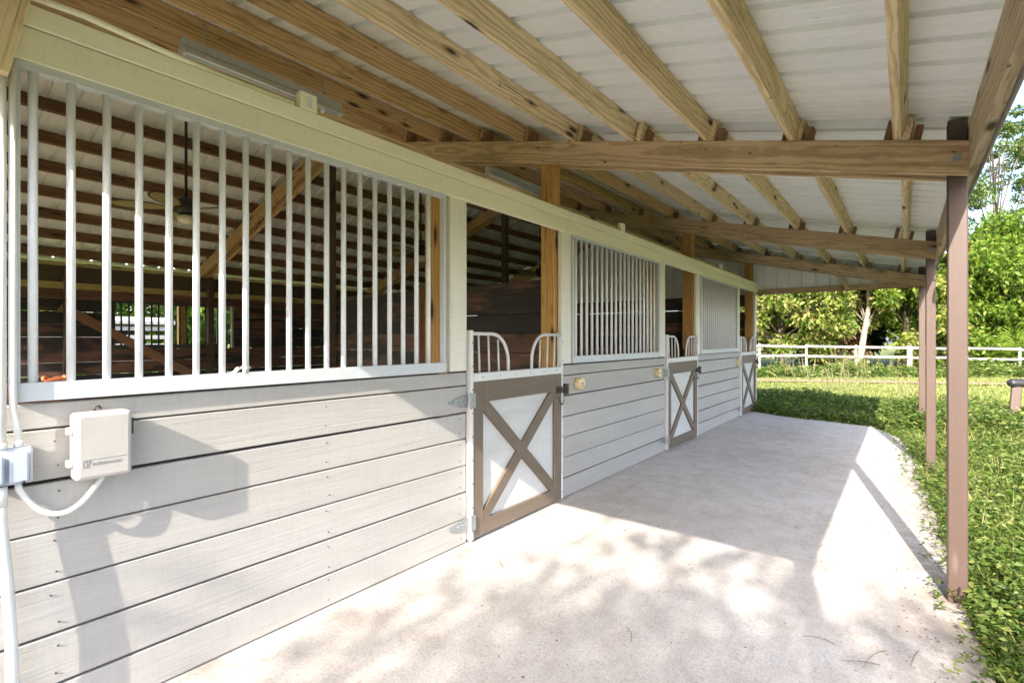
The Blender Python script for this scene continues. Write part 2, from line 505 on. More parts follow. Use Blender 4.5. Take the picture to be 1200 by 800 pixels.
def tube_geo(pts, rad, n=8, cap=True):
    pts = [Vector(p) for p in pts]
    rad = rad if isinstance(rad, (list, tuple)) else [rad] * len(pts)
    V, F = [], []
    ref = None
    for i, p in enumerate(pts):
        d = (pts[min(i + 1, len(pts) - 1)] - pts[max(i - 1, 0)]).normalized()
        if ref is None:
            ref = Vector((0, 0, 1)) if abs(d.z) < 0.9 else Vector((1, 0, 0))
        a = d.cross(ref).normalized()
        b2 = a.cross(d).normalized()
        ref = b2
        for k in range(n):
            t = 2 * math.pi * k / n
            V.append(p + (a * math.cos(t) + b2 * math.sin(t)) * rad[i])
    for i in range(len(pts) - 1):
        for k in range(n):
            k2 = (k + 1) % n
            F.append((i * n + k, i * n + k2, (i + 1) * n + k2, (i + 1) * n + k))
    if cap:
        F.append(tuple(range(n - 1, -1, -1)))
        F.append(tuple((len(pts) - 1) * n + k for k in range(n)))
    return V, F

def mesh_from(V, F, mat, smooth=False, name='mesh'):
    me = bpy.data.meshes.new(name)
    me.from_pydata([tuple(v) for v in V], [], [tuple(f) for f in F])
    me.materials.append(M[mat])
    if smooth:
        me.polygons.foreach_set('use_smooth', [True] * len(me.polygons))
    me.update()
    return me

def join_geo(parts):
    V, F = [], []
    for v, f in parts:
        o = len(V)
        V += list(v)
        F += [tuple(i + o for i in q) for q in f]
    return V, F

def box_geo(x0, x1, y0, y1, z0, z1):
    V = [(x, y, z) for z in (z0, z1) for y in (y0, y1) for x in (x0, x1)]
    F = [(0, 2, 3, 1), (4, 5, 7, 6), (0, 1, 5, 4), (2, 6, 7, 3), (0, 4, 6, 2), (1, 3, 7, 5)]
    return V, F

def tube(name, pts, rad, mat, parent, n=10, label=None):
    base = Vector(pts[0])
    V, F = tube_geo([Vector(p) - base for p in pts], rad, n)
    return put(name, mesh_from(V, F, mat, True), Matrix.Translation(base), parent, label=label)

_cyl = {}
def rod(name, p0, p1, r, mat, parent, n=10):
    l = (Vector(p1) - Vector(p0)).length
    key = (round(l, 3), r, mat, n)
    if key not in _cyl:
        V, F = tube_geo([(-l / 2, 0, 0), (l / 2, 0, 0)], r, n)
        _cyl[key] = mesh_from(V, F, mat, True)
    up = (0, 1, 0) if abs((Vector(p1) - Vector(p0)).normalized().z) > 0.9 else (0, 0, 1)
    return put(name, _cyl[key], frame(p0, p1, up), parent)

def prism_geo(poly, y0, y1):
    """polygon in x-z, from y0 to y1"""
    n = len(poly)
    V = [(x, y0, z) for x, z in poly] + [(x, y1, z) for x, z in poly]
    F = [tuple(range(n)), tuple(range(2 * n - 1, n - 1, -1))]
    for i in range(n):
        j = (i + 1) % n
        F.append((i, i + n, j + n, j))
    return V, F

def np_mesh(name, V, T, mat, smooth=False):
    me = bpy.data.meshes.new(name)
    V = np.ascontiguousarray(V, dtype=np.float32)
    T = np.ascontiguousarray(T, dtype=np.int32)
    me.vertices.add(len(V))
    me.vertices.foreach_set('co', V.ravel())
    me.loops.add(T.size)
    me.loops.foreach_set('vertex_index', T.ravel())
    me.polygons.add(len(T))
    me.polygons.foreach_set('loop_start', np.arange(0, T.size, 3, dtype=np.int32))
    me.polygons.foreach_set('loop_total', np.full(len(T), 3, dtype=np.int32))
    me.update(calc_edges=True)
    me.materials.append(M[mat])
    return me

def leaves(P, D, L, Wd, fold=0.25, droop=0.0):
    """P base points, D unit directions, L lengths, Wd half widths -> folded two-triangle leaves"""
    n = len(P)
    up = rng.normal(size=(n, 3))
    S = np.cross(D, up)
    S /= np.linalg.norm(S, axis=1, keepdims=True) + 1e-9
    Nn = np.cross(S, D)
    mid = P + D * (L * 0.45)[:, None]
    tip = P + D * L[:, None]
    tip[:, 2] -= droop * L
    a = mid + S * Wd[:, None] + Nn * (fold * Wd)[:, None]
    b = mid - S * Wd[:, None] + Nn * (fold * Wd)[:, None]
    V = np.stack([P, a, tip, b], axis=1).reshape(-1, 3)
    i = np.arange(n) * 4
    T = np.concatenate([np.stack([i, i + 1, i + 2], 1), np.stack([i, i + 2, i + 3], 1)])
    return V, T

def catV(parts):
    Vs, Ts, o = [], [], 0
    for v, t in parts:
        Vs.append(v)
        Ts.append(t + o)
        o += len(v)
    return np.concatenate(Vs), np.concatenate(Ts)

# ------------------------------------------------------------------ the ground
def gz(x, y):
    """ground height: slab falls gently away from the wall, lawn beyond is almost level"""
    base = 0.03 * max(-2.62, min(0.0, y))
    return base

SLAB = [(-3.0, 0.03), (10.55, 0.03), (10.62, -0.13), (10.42, -0.7), (10.44, -1.34), (10.36, -1.75), (10.40, -1.95), (9.9, -2.12), (9.39, -2.32),
        (8.5, -2.40), (7.57, -2.50), (6.9, -2.47), (6.17, -2.55), (5.4, -2.60), (4.72, -2.60), (4.2, -2.66), (3.8, -2.62), (3.23, -2.66),
        (2.9, -2.68), (2.2, -2.70), (1.2, -2.74), (0, -2.72), (-3.0, -2.75)]
def build_ground():
    bm = bmesh.new()
    n = 90
    vs = {}
    ext = 260.0
    g = [math.copysign(abs(t) ** 3, t) * ext for t in np.linspace(-1, 1, n)]
    for i, a in enumerate(g):
        for j, b2 in enumerate(g):
            x, y = a + 8.0, b2 - 3.0
            d = math.hypot(x - 5, y + 1)
            z = -0.11 + (0.05 * math.sin(x * 0.35) * math.cos(y * 0.4) if d > 12 else 0)
            vs[i, j] = bm.verts.new((x, y, z))
    for i in range(n - 1):
        for j in range(n - 1):
            bm.faces.new((vs[i, j], vs[i + 1, j], vs[i + 1, j + 1], vs[i, j + 1]))
    me = bpy.data.meshes.new('lawn')
    bm.to_mesh(me)
    bm.free()
    tag(put('lawn', me, None, None, 'lawn'), kind='structure')
    # concrete slab with a ragged weedy edge
    V = [(x, y, 0.03 * y if y < 0 else 0.0) for x, y in SLAB] + [(x, y, -0.16) for x, y in SLAB]
    k = len(SLAB)
    F = [tuple(range(k - 1, -1, -1))] + [(i, (i + 1) % k, (i + 1) % k + k, i + k) for i in range(k)]
    tag(put('concrete_slab', mesh_from(V, F, 'concrete')), kind='structure')
    V = [(-0.3, 0.05, -0.04), (11.3, 0.05, -0.04), (11.3, 7.3, -0.04), (-0.3, 7.3, -0.04)]
    tag(put('stall_floor', mesh_from(V, [(0, 1, 2, 3)], 'barn_dirt')), kind='structure')
    # sandy track that crosses the lawn in front of the fence
    pts = [at(700, 0, 19.5), at(900, 0, 18.3), at(1060, 0, 17.5), at(1200, 0, 16.7), at(1500, 0, 15.5)]
    V, F = [], []
    for i, p in enumerate(pts):
        q = pts[min(i + 1, len(pts) - 1)] - pts[max(i - 1, 0)]
        nrm = Vector((-q.y, q.x, 0)).normalized()
        V += [(p.x + nrm.x * 0.6, p.y + nrm.y * 0.6, -0.055), (p.x - nrm.x * 0.6, p.y - nrm.y * 0.6, -0.055)]
    F = [(2 * i, 2 * i + 1, 2 * i + 3, 2 * i + 2) for i in range(len(pts) - 1)]
    tag(put('dirt_track', mesh_from(V, F, 'dirt')), kind='structure')

FWD = Vector((math.cos(YAW), math.sin(YAW), 0))
RGT = Vector((math.sin(YAW), -math.cos(YAW), 0))
def at(u, h, depth):
    """a ground place: u is a bearing in 1200-wide picture units, depth in metres along the view, h the height"""
    p = CAMP + FWD * depth + RGT * ((u - 600.0) / 600.0 * depth)
    return Vector((p.x, p.y, h))
build_ground()

# ------------------------------------------------------------------ roof geometry numbers
S1, S2 = 0.2323, 0.35            # front slope (rises with +y), back slope
YR, ZR0 = 3.55, 2.885            # ridge line, underside of rafters at y = 0
def zf(y): return ZR0 + S1 * y
ZRIDGE = zf(YR)
def zb(y): return ZRIDGE - S2 * (y - YR)
TF, TB = math.atan(S1), math.atan(S2)
NF = Vector((0, -math.sin(TF), math.cos(TF)))
NB = Vector((0, math.sin(TB), math.cos(TB)))
RAFT_H, PUR_H = 0.184, 0.14
BAY = 3.63
RX = [0.07 + BAY * k for k in range(4)]      # front face of each rafter pair: 0.07 3.70 7.33 10.96
X0, X1 = -0.22, 11.25
EAVE_Y = -2.66

roof = thing('barn_roof', 'ribbed pale metal barn roof on pine purlins and brown rafters above the walkway', 'roof', (5.5, 0, 2.5))

# rafters in pairs
for k, rx in enumerate(RX):
    for dx in (0.019, 0.157):
        x = rx + dx
        beam('rafter', Vector((x, -2.64, zf(-2.64))) + NF * RAFT_H / 2, Vector((x, YR - 0.01, zf(YR - 0.01))) + NF * RAFT_H / 2, 0.038, RAFT_H, 'rafter', roof, up=NF)
        beam('rafter', Vector((x, YR + 0.01, ZRIDGE)) + NB * RAFT_H / 2, Vector((x, 7.45, zb(7.45))) + NB * RAFT_H / 2, 0.038, RAFT_H, 'inner_rafter', roof, up=NB)
# purlins, bay by bay, lapped over the rafters
PY = [-2.287 + 0.5425 * k for k in range(11)]
PYB = [YR + 0.22 + 0.50 * k for k in range(8)]
for k in range(3):
    xa, xb = RX[k] - 0.02 + (-0.2 if k == 0 else 0), RX[k + 1] + 0.2 + (0.12 if k == 2 else 0)
    off = -0.042 if k == 1 else 0.0
    for i, y in enumerate(PY):
        yy = y + off + rnd.uniform(-0.012, 0.012)
        c = lambda X: Vector((X, yy, zf(yy))) + NF * (RAFT_H + PUR_H / 2)
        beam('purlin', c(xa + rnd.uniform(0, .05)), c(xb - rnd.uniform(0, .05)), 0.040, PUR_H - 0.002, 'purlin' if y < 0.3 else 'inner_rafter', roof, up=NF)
    for i, y in enumerate(PYB):
        yy = y + (0.042 if k == 1 else 0.0)
        c = lambda X: Vector((X, yy, zb(yy))) + NB * (RAFT_H + PUR_H / 2)
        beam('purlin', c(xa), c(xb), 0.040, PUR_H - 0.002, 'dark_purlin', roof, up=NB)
# cleats holding the purlins on the rafters
for k, rx in enumerate(RX[1:], 1):
    for y in PY:
        for s, hh in ((-1, 0.10), (1, 0.125)):
            yy = y + (s * 0.047 if s > 0 else -0.042 - 0.045)
            p = Vector((rx + 0.088, yy, zf(yy)))
            beam('cleat', p + NF * (RAFT_H - 0.12), p + NF * (RAFT_H + hh), 0.036, 0.095, 'cleat', roof, up=(1, 0, 0))
# eave board, metal drip edge
ez = zf(-2.66)
for k in range(3):
    xa, xb = (X0 if k == 0 else RX[k] + 0.09), (X1 if k == 2 else RX[k + 1] + 0.086)
    bx('eave_board', xa, xb, -2.688, -2.644, 2.31, 2.56, 'eave', roof)
    bx('drip_edge', xa, xb, -2.697, -2.6895, 2.285, 2.55, 'drip', roof, bev=0.001)

def rib_profile(width, off=0.0):
    """one cover width of ribbed sheet: list of (x, z)"""
    pts, p = [], 0.2286
    n = int(round(width / p))
    for i in range(n):
        a = i * p
        pts += [(a, 0), (a + 0.050, 0), (a + 0.054, 0.002), (a + 0.060, 0.002), (a + 0.064, 0),
                (a + 0.128, 0), (a + 0.132, 0.002), (a + 0.138, 0.002), (a + 0.142, 0), (a + 0.176, 0), (a + 0.187, 0.034), (a + 0.2176, 0.034)]
    pts.append((n * p + 0.0, 0))
    return pts

def sheet_mesh(width, length, mat='roof', thick=0.0012):
    prof = rib_profile(width)
    prof = [(x, z) for x, z in prof] + [(width + 0.02, 0.0006)]
    n = len(prof)
    V, F = [], []
    for t in (0.0, thick):
        for y in (0.0, length):
            V += [(x, y, z + t) for x, z in prof]
    for i in range(n - 1):
        F.append((i, n + i, n + i + 1, i + 1))
        F.append((2 * n + i, 2 * n + i + 1, 3 * n + i + 1, 3 * n + i))
        F.append((i, i + 1, 2 * n + i + 1, 2 * n + i))
        F.append((n + i, 3 * n + i, 3 * n + i + 1, n + i + 1))
    return mesh_from(V, F, mat)

SW = 0.9144
nsh = 13
sx0 = X0 - 0.15
lenF = (YR + 0.02 + 2.69) / math.cos(TF)
mF = sheet_mesh(SW, lenF)
pF = Vector((0, -2.69, zf(-2.69))) + NF * (RAFT_H + PUR_H)
lenB = (7.62 - YR) / math.cos(TB)
mB = sheet_mesh(SW, lenB)
pB = Vector((0, YR, zb(YR))) + NB * (RAFT_H + PUR_H)
for i in range(nsh):
    x = sx0 + SW * i
    dz = 0.0007 * (i % 2)
    put('roof_sheet', mF, Matrix.Translation((x, pF.y, pF.z + dz)) @ Matrix.Rotation(TF, 4, 'X'), roof)
    put('roof_sheet', mB, Matrix.Translation((x, pB.y, pB.z + dz)) @ Matrix.Rotation(-TB, 4, 'X'), roof)
bx('ridge_cap', X0, X1, YR - 0.16, YR + 0.16, ZRIDGE + 0.365, ZRIDGE + 0.372, 'roof', roof, bev=0.001)

# gable siding: ribbed sheets standing upright under each roof end
def top_under_roof(y):
    a = zf(y) + (RAFT_H + PUR_H) / math.cos(TF) - 0.012
    b2 = zb(y) + (RAFT_H + PUR_H) / math.cos(TB) - 0.012
    return min(a, b2) if y <= YR + 0.0 else b2
def gable_sheet(y0, width, zbot, x, flip):
    prof = rib_profile(width)
    V, F = [], []
    n = len(prof)
    for s, d in prof:
        y = y0 + s
        V += [(x + flip * d, y, zbot), (x + flip * d, y, max(zbot + 0.002, top_under_roof(y)))]
    for i in range(n - 1):
        F.append((2 * i, 2 * i + 2, 2 * i + 3, 2 * i + 1))
    return mesh_from(V, F, 'roof')
for x, fl in ((RX[3] + 0.215, 1), (RX[0] - 0.06, -1)):
    y = -2.62
    while y < 7.0:
        w = min(SW, max(0.2286, round((7.25 - y) / 0.2286) * 0.2286))
        put('gable_sheet', gable_sheet(y, w, 2.33 if y < -0.05 else 2.28, x, fl), None, roof)
        y += w
    xa = x + (-0.045 if fl > 0 else 0.006)
    bx('tie_beam', xa, xa + 0.038, -2.63, 0.0, 2.275, 2.375, 'rafter', roof, 'y')
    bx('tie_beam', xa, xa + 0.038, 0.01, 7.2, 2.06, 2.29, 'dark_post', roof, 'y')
beam('strut', (RX[3] + 0.12, -1.55, 2.30), (RX[3] + 0.12, -1.40, 2.56), 0.038, 0.07, 'purlin', roof, up=(0, 1, 0))

# ------------------------------------------------------------------ front stall wall
wall = thing('stall_wall', 'long white horizontal-board stall front with barred openings beside the concrete walkway', 'wall', (5.5, 0, 0))
seams = [0.004, 0.172, 0.352, 0.532, 0.712, 0.892, 1.072, 1.168]
cuts = [(-0.10, 2.572), (3.782, 6.202), (7.412, 9.832)]
for a, b2 in cuts:
    for i in range(len(seams) - 1):
        g = rnd.uniform(0.006, 0.013)
        z0, z1 = seams[i] + 0.001, seams[i + 1] + 0.001 - g
        d = rnd.uniform(-0.0025, 0.002)
        if a > 7 and i < 2:
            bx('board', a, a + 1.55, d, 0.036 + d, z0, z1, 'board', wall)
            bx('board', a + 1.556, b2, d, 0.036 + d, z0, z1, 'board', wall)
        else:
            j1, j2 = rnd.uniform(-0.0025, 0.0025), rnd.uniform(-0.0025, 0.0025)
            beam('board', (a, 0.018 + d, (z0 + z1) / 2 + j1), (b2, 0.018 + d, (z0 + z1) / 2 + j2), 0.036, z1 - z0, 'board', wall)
for k in range(3):
    o = BAY * k
    for i in range(6):
        z = 0.01 + 0.192 * i + 0.07
        bx('seam_backing_board', (0.0 if k == 0 else 0.215) + o, 2.358 + o, 0.046, 0.072, z, z + 0.190, 'stall', wall)  # unseen dark backing, added so no light comes through the seams
for k in range(3):
    o = BAY * k
    bx('trim_board', 2.412 + o, 2.574 + o, -0.006, 0.032, 1.17, 2.318, 'trim', wall, 'z')
    bx('trim_board', 3.782 + o, 3.945 + o if k < 2 else 3.90 + o, -0.006, 0.032, 1.17 if k < 2 else 0.0, 2.318, 'trim', wall, 'z')
    bx('post', 2.362 + o, 2.452 + o, 0.042, 0.18, -0.03, 2.42, 'wall_post', wall, 'z')
    bx('post', 3.740 + o, 3.838 + o, 0.042, 0.18, -0.03, 3.0, 'wall_post', wall, 'z')
parts = []
for a, b2 in cuts:
    for i in range(len(seams) - 2):
        for xx in (a + 0.55, a + 1.62, b2 - 0.06):
            for zz in (seams[i] + 0.04, seams[i + 1] - 0.04):
                x_, z_ = xx + rnd.uniform(-0.012, 0.012), zz + rnd.uniform(-0.008, 0.008)
                parts.append(tube_geo([(x_, -0.0038, z_), (x_, 0.001, z_)], 0.0030, 6))
V, F = join_geo(parts)
tag(put('nail_heads', mesh_from(V, F, 'iron'), None, wall), kind='stuff')
# header: wide board below, narrower board on top, joined above the door posts
xs = [-0.10, 3.835, 7.465, 11.12]
for k in range(3):
    bx('header_board', xs[k], xs[k + 1] - 0.003, -0.034, 0.004, 2.316, 2.428, 'header', wall)
    bx('header_board', xs[k], xs[k + 1] - 0.003, -0.040, 0.004, 2.431, 2.505, 'header', wall)
for k in range(3):
    bx('plate_beam', RX[k] - 0.05, RX[k + 1] - 0.055, 0.185, 0.223, 2.48, 2.645, 'rafter', wall)
beam('knee_brace', (0.262, -0.075, 2.24), (0.372, -0.075, 2.80), 0.04, 0.12, 'purlin', wall, up=(1, 0, 0))

# grilles
def grille(parent, xa, xb, y, z0, z1, rmat, bmat, first, n, sp=0.1016):
    ft = 0.02
    parts = [box_geo(xa, xb, y - 0.022, y + 0.022, z0, z0 + 0.062), box_geo(xa, xb, y - 0.022, y + 0.022, z1 - 0.04, z1),
             box_geo(xa, xa + ft, y - 0.018, y + 0.018, z0 + 0.063, z1 - 0.041), box_geo(xb - ft, xb, y - 0.018, y + 0.018, z0 + 0.063, z1 - 0.041)]
    V, F = join_geo(parts)
    V = [(v[0] - xa, v[1] - y, v[2] - z0) for v in V]
    g = put('grille', mesh_from(V, F, rmat), Matrix.Translation((xa, y, z0)), parent)
    for i in range(n):
        x = first + sp * i + rnd.uniform(-0.0015, 0.0015)
        rod('bar', (x, y, z0 + 0.055), (x + rnd.uniform(-0.001, 0.001), y, z1 - 0.035), 0.0135, bmat, g)
    return g
for k in range(3):
    o = BAY * k
    grille(wall, (0.338 if k == 0 else 0.32) + o, 2.358 + o, -0.006, 1.172, 2.33, 'rail_metal', 'bar', 0.392 + o, 19)

# doors
def door(o, k):
    a, b2 = 2.586 + o, 3.766 + o
    d = put('door', box_mesh(b2 - a - 0.05, 0.012, 1.06, 'panel'), Matrix.Translation(((a + b2) / 2, 0.0, 0.03 + 0.53)), wall,
            label=['stall door nearest the camera with brown cross bracing, half in sun', 'middle stall door with brown cross bracing', 'farthest stall door with brown cross bracing at the barn end'][k])
    yf0, yf1 = -0.030, -0.0065
    si, sj = a + 0.028, b2 - 0.022
    # perimeter steel channel
    bx('edge_channel', a, a + 0.026, -0.034, 0.016, 0.015, 1.445, 'white_metal', d, 'z')
    bx('edge_channel', b2 - 0.020, b2, -0.034, 0.016, 0.015, 1.445, 'white_metal', d, 'z')
    bx('top_channel', a + 0.027, b2 - 0.021, -0.036, 0.016, 1.092, 1.150, 'white_metal', d)
    bx('stile', si, si + 0.105, yf0, yf1, 0.02, 1.09, 'taupe', d, 'z')
    bx('stile', sj - 0.105, sj, yf0, yf1, 0.02, 1.09, 'taupe', d, 'z')
    bx('rail', si + 0.1055, sj - 0.1055, yf0, yf1, 0.945, 1.09, 'taupe', d)
    bx('rail', si + 0.1055, sj - 0.1055, yf0, yf1, 0.02, 0.125, 'taupe', d)
    # cross bracing, one brace whole and the other in two pieces
    xa, xb, za, zc = si + 0.106, sj - 0.106, 0.126, 0.944
    w = 0.085
    def brace(p, q, half_p, half_q):
        (x0, z0), (x1, z1) = p, q
        return (x0, z0, x1, z1)
    L = math.hypot(xb - xa, zc - za)
    ux, uz = (xb - xa) / L, (zc - za) / L
    hx, hz = w / 2 / uz, w / 2 / ux      # where brace edges meet the frame
    # corner to corner hexagons
    P1 = [(xa, zc - 2 * hz * 0.5), (xa, zc), (xa + hx, zc), (xb, za + hz), (xb, za), (xb - hx, za)]
    V, F = prism_geo(P1, yf0 + 0.002, yf1)
    put('brace', mesh_from(V, F, 'taupe'), None, d)
    cx, cz = (xa + xb) / 2, (za + zc) / 2
    # other diagonal, both halves trimmed against the whole one
    t = w / 2 / (2 * ux * uz) + 0.0005     # distance along the brace where centre lines clear
    def pt(s, side):
        # s along (ux,uz) from the centre, side across
        return (cx + ux * s - uz * side, cz + uz * s + ux * side)
    def cut(side, sign):
        # the whole brace runs along (ux,-uz); edge lines at distance w/2
        # n = (uz, ux); point p(s) = s*u + side*(-uz, ux); n.p = s*2*ux*uz + side*(ux^2-uz^2)
        s = (sign * (w / 2 + 0.0008) - side * (ux * ux - uz * uz)) / (2 * ux * uz)
        return pt(s, side)
    h = w / 2
    up_poly = [cut(h, 1), cut(-h, 1), (xb, zc - hz), (xb, zc), (xb - hx, zc)]
    dn_poly = [cut(-h, -1), cut(h, -1), (xa, za + hz), (xa, za), (xa + hx, za)]
    for poly in (up_poly, dn_poly):
        V, F = prism_geo(poly, yf0 + 0.002, yf1)
        put('brace', mesh_from(V, F, 'taupe'), None, d)
    # rounded yoke guards on top of the door
    zt = 1.150
    for s, ex in ((1, a + 0.015), (-1, b2 - 0.012)):
        W_ = 0.425
        rr = 0.19
        pts = [(ex + s * 0.01, -0.010, zt + 0.272)]
        for j in range(9):
            th = math.pi / 2 * j / 8
            pts.append((ex + s * (W_ - rr + rr * math.sin(th)), -0.010, zt + 0.272 - 0.21 + 0.21 * math.cos(th)))
        pts.append((ex + s * W_, -0.010, zt - 0.02))
        g = tube('yoke_guard', pts, 0.0125, 'white_metal', d, 10)
        for fx, zz in ((0.10, 0.262), (0.205, 0.268), (0.315, 0.232)):
            tube('guard_bar', [(ex + s * fx, -0.010, zt - 0.02), (ex + s * (fx - 0.012), -0.010, zt + zz)], 0.0075, 'white_metal', d, 8)
    # strap hinges on the wall side
    for zh in (0.965, 0.135):
        tri = [(a - 0.012, zh - 0.045), (a - 0.012, zh + 0.045), (a - 0.04, zh + 0.040), (a - 0.185, zh + 0.008), (a - 0.19, zh - 0.008), (a - 0.04, zh - 0.040)]
        V1, F1 = prism_geo(tri, -0.012, -0.006)
        V2, F2 = tube_geo([(a - 0.005, -0.040, zh - 0.055), (a - 0.005, -0.040, zh + 0.055)], 0.008, 8)
        V3, F3 = box_geo(a + 0.001, a + 0.040, -0.042, -0.0365, zh - 0.05, zh + 0.05)
        V4, F4 = [], []
        for bxp in (0.06, 0.10, 0.15):
            v, f = tube_geo([(a - bxp, -0.017, zh), (a - bxp, -0.012, zh)], 0.006, 6)
            V4, F4 = join_geo([(V4, F4), (v, f)])
        V, F = join_geo([(V1, F1), (V2, F2), (V3, F3), (V4, F4)])
        put('hinge', mesh_from(V, F, 'steel'), None, d)
    # slide latch with a short chain
    zl = 0.955
    parts = [box_geo(b2 - 0.10, b2 - 0.02, -0.040, -0.0345, zl - 0.03, zl + 0.03), tube_geo([(b2 - 0.11, -0.052, zl), (b2 + 0.055, -0.052, zl)], 0.009, 8),
             tube_geo([(b2 - 0.06, -0.052, zl), (b2 - 0.06, -0.085, zl - 0.02), (b2 - 0.062, -0.09, zl - 0.05)], 0.007, 8),
             box_geo(b2 + 0.022, b2 + 0.052, -0.060, -0.0065, zl - 0.045, zl + 0.045)]
    for j in range(7):
        t0 = j / 7.0
        px = b2 - 0.09 + 0.09 * t0
        pz = zl - 0.04 - 0.085 * math.sin(math.pi * min(1, t0 * 0.8 + 0.1))
        parts.append(tube_geo([(px - 0.007, -0.046, pz), (px + 0.007, -0.05, pz - 0.002)], 0.005, 6))
    V, F = join_geo(parts)
    put('latch', mesh_from(V, F, 'iron'), None, d)
    # screw heads along the channels
    parts = []
    for j in range(9):
        z = 0.08 + j * 0.16
        for xx in (a + 0.013, b2 - 0.010):
            parts.append(tube_geo([(xx, -0.0375, z), (xx, -0.034, z)], 0.0045, 6))
    for j in range(6):
        xx = a + 0.12 + j * 0.19
        parts.append(tube_geo([(xx, -0.0395, 1.12), (xx, -0.036, 1.12)], 0.0045, 6))
    V, F = join_geo(parts)
    tag(put('screw_heads', mesh_from(V, F, 'iron'), None, d), kind='stuff')
for k in range(3):
    door(BAY * k, k)

# ------------------------------------------------------------------ stall partitions, back wall, end wall
def board_wall(t, along, fixed, a, b2, z0, z1, h=0.184, gap=0.004, mat='stall', th=0.038, holes=()):
    z = z0
    while z < z1 - 0.03:
        zt = min(z1, z + h)
        segs = [(a, b2)]
        for (ha, hb, hz0, hz1) in holes:
            if zt > hz0 + 0.01 and z < hz1 - 0.01:
                ns = []
                for s0, s1 in segs:
                    if hb <= s0 or ha >= s1:
                        ns.append((s0, s1))
                    else:
                        if ha > s0: ns.append((s0, ha))
                        if hb < s1: ns.append((hb, s1))
                segs = ns
        g = gap * rnd.uniform(0.4, 1.6)
        for s0, s1 in segs:
            if s1 - s0 < 0.02: continue
            if along == 'x':
                bx('board', s0, s1, fixed, fixed + th, z, zt - g, mat, t)
            else:
                bx('board', fixed, fixed + th, s0, s1, z, zt - g, mat, t, 'y')
        z = zt
for k, lab in enumerate(('dark stained board partition between the first and second stall', 'dark stained board partition between the second and third stall')):
    px = RX[k + 1] + 0.17
    t = thing('stall_partition', lab, 'partition wall', (px, 1.9, 0), 'stall partitions')
    board_wall(t, 'y', px, 0.19, 3.46, -0.03, 1.93)
    bx('post', px - 0.092, px - 0.003, 1.78, 1.87, -0.04, 1.97, 'cleat', t, 'z')
    bx('post', px - 0.10, px - 0.003, 3.46, 3.56, -0.04, ZRIDGE + 0.02, 'dark_post', t, 'z')
# middle posts that carry the ridge at the two ends
back = thing('back_wall', 'dark board back wall of the barn with barred window openings', 'wall', (5.5, 7.2, 0))
hole = [(2.50, 4.0, 1.24, 1.98), (4.12, 4.26, 1.24, 1.98), (6.4, 7.4, -0.1, 2.13), (7.7, 9.2, -0.1, 2.13), (9.5, 10.9, -0.1, 2.13)]  # last three: unseen openings added to let daylight into the interior
board_wall(back, 'x', 7.2, -0.1, 11.2, -0.05, 2.12, gap=0.006, holes=hole)
bx('board', -0.1, 11.2, 7.2, 7.238, 2.205, 2.44, 'dark_post', back)
for xx in (0.0, 1.9, 3.8, 5.6, 7.43, 9.3, 11.06):
    bx('post', xx, xx + 0.09, 7.10, 7.197, -0.05, 2.44, 'dark_post', back, 'z')
for (xa, xb, za, zc) in hole:
    if xb - xa < 0.3:
        bx('jamb', xb - 0.03, xb, 7.19, 7.26, za, zc, 'fence', back, 'z')
        continue
    if za < 0:
        continue
    grille(back, xa, xb, 7.22, za, zc, 'dark_bar', 'dark_bar', xa + 0.1, int((xb - xa) / 0.1) - 1, 0.1)
pk = thing('sun_streak', 'reddish brown board added for the diagonal sun streak on the dark back wall', 'sun_streak', (3.9, 7.1, 0.0))  # made-up board in place of a sunlit streak on the wall
beam('board', (1.87, 7.165, 1.86), (4.75, 7.02, 0.02), 0.03, 0.13, 'cleat', pk, up=(0, 0, 1))  # added board, stands in for the sunlit streak
ew = thing('end_wall', 'dark board end wall of the barn under the pale gable sheets', 'wall', (11.1, 3.5, 0))
board_wall(ew, 'y', RX[3] + 0.17, 0.20, 7.19, -0.05, 1.94)

# ------------------------------------------------------------------ porch posts
plabs = ['brown painted corner post of the walkway roof beside the camera', 'tall brown painted walkway post nearest the camera, in the weeds', 'second brown painted walkway post along the slab edge', 'farthest brown painted walkway post, mostly behind the second']
for k, rx in enumerate(RX):
    if k == 0:
        continue
for k, rx in enumerate(RX):
    xa = rx + 0.0395
    t = thing('walkway_post', plabs[k], 'post', (xa + 0.05, -2.6, -0.1), 'brown posts carrying the walkway roof')
    bx('shaft', xa, xa + 0.097, -2.643, -2.556, -0.16, 2.600, 'post_paint', t, 'z', bev=0.006)
    zc = zf(-2.6) + RAFT_H * 0.5
    V, F = join_geo([tube_geo([(rx - 0.012, -2.595, zc), (rx - 0.0005, -2.595, zc)], 0.012, 6), tube_geo([(rx - 0.004, -2.595, zc), (rx - 0.0005, -2.595, zc)], 0.022, 14)])
    put('bolt', mesh_from(V, F, 'steel'), None, t)

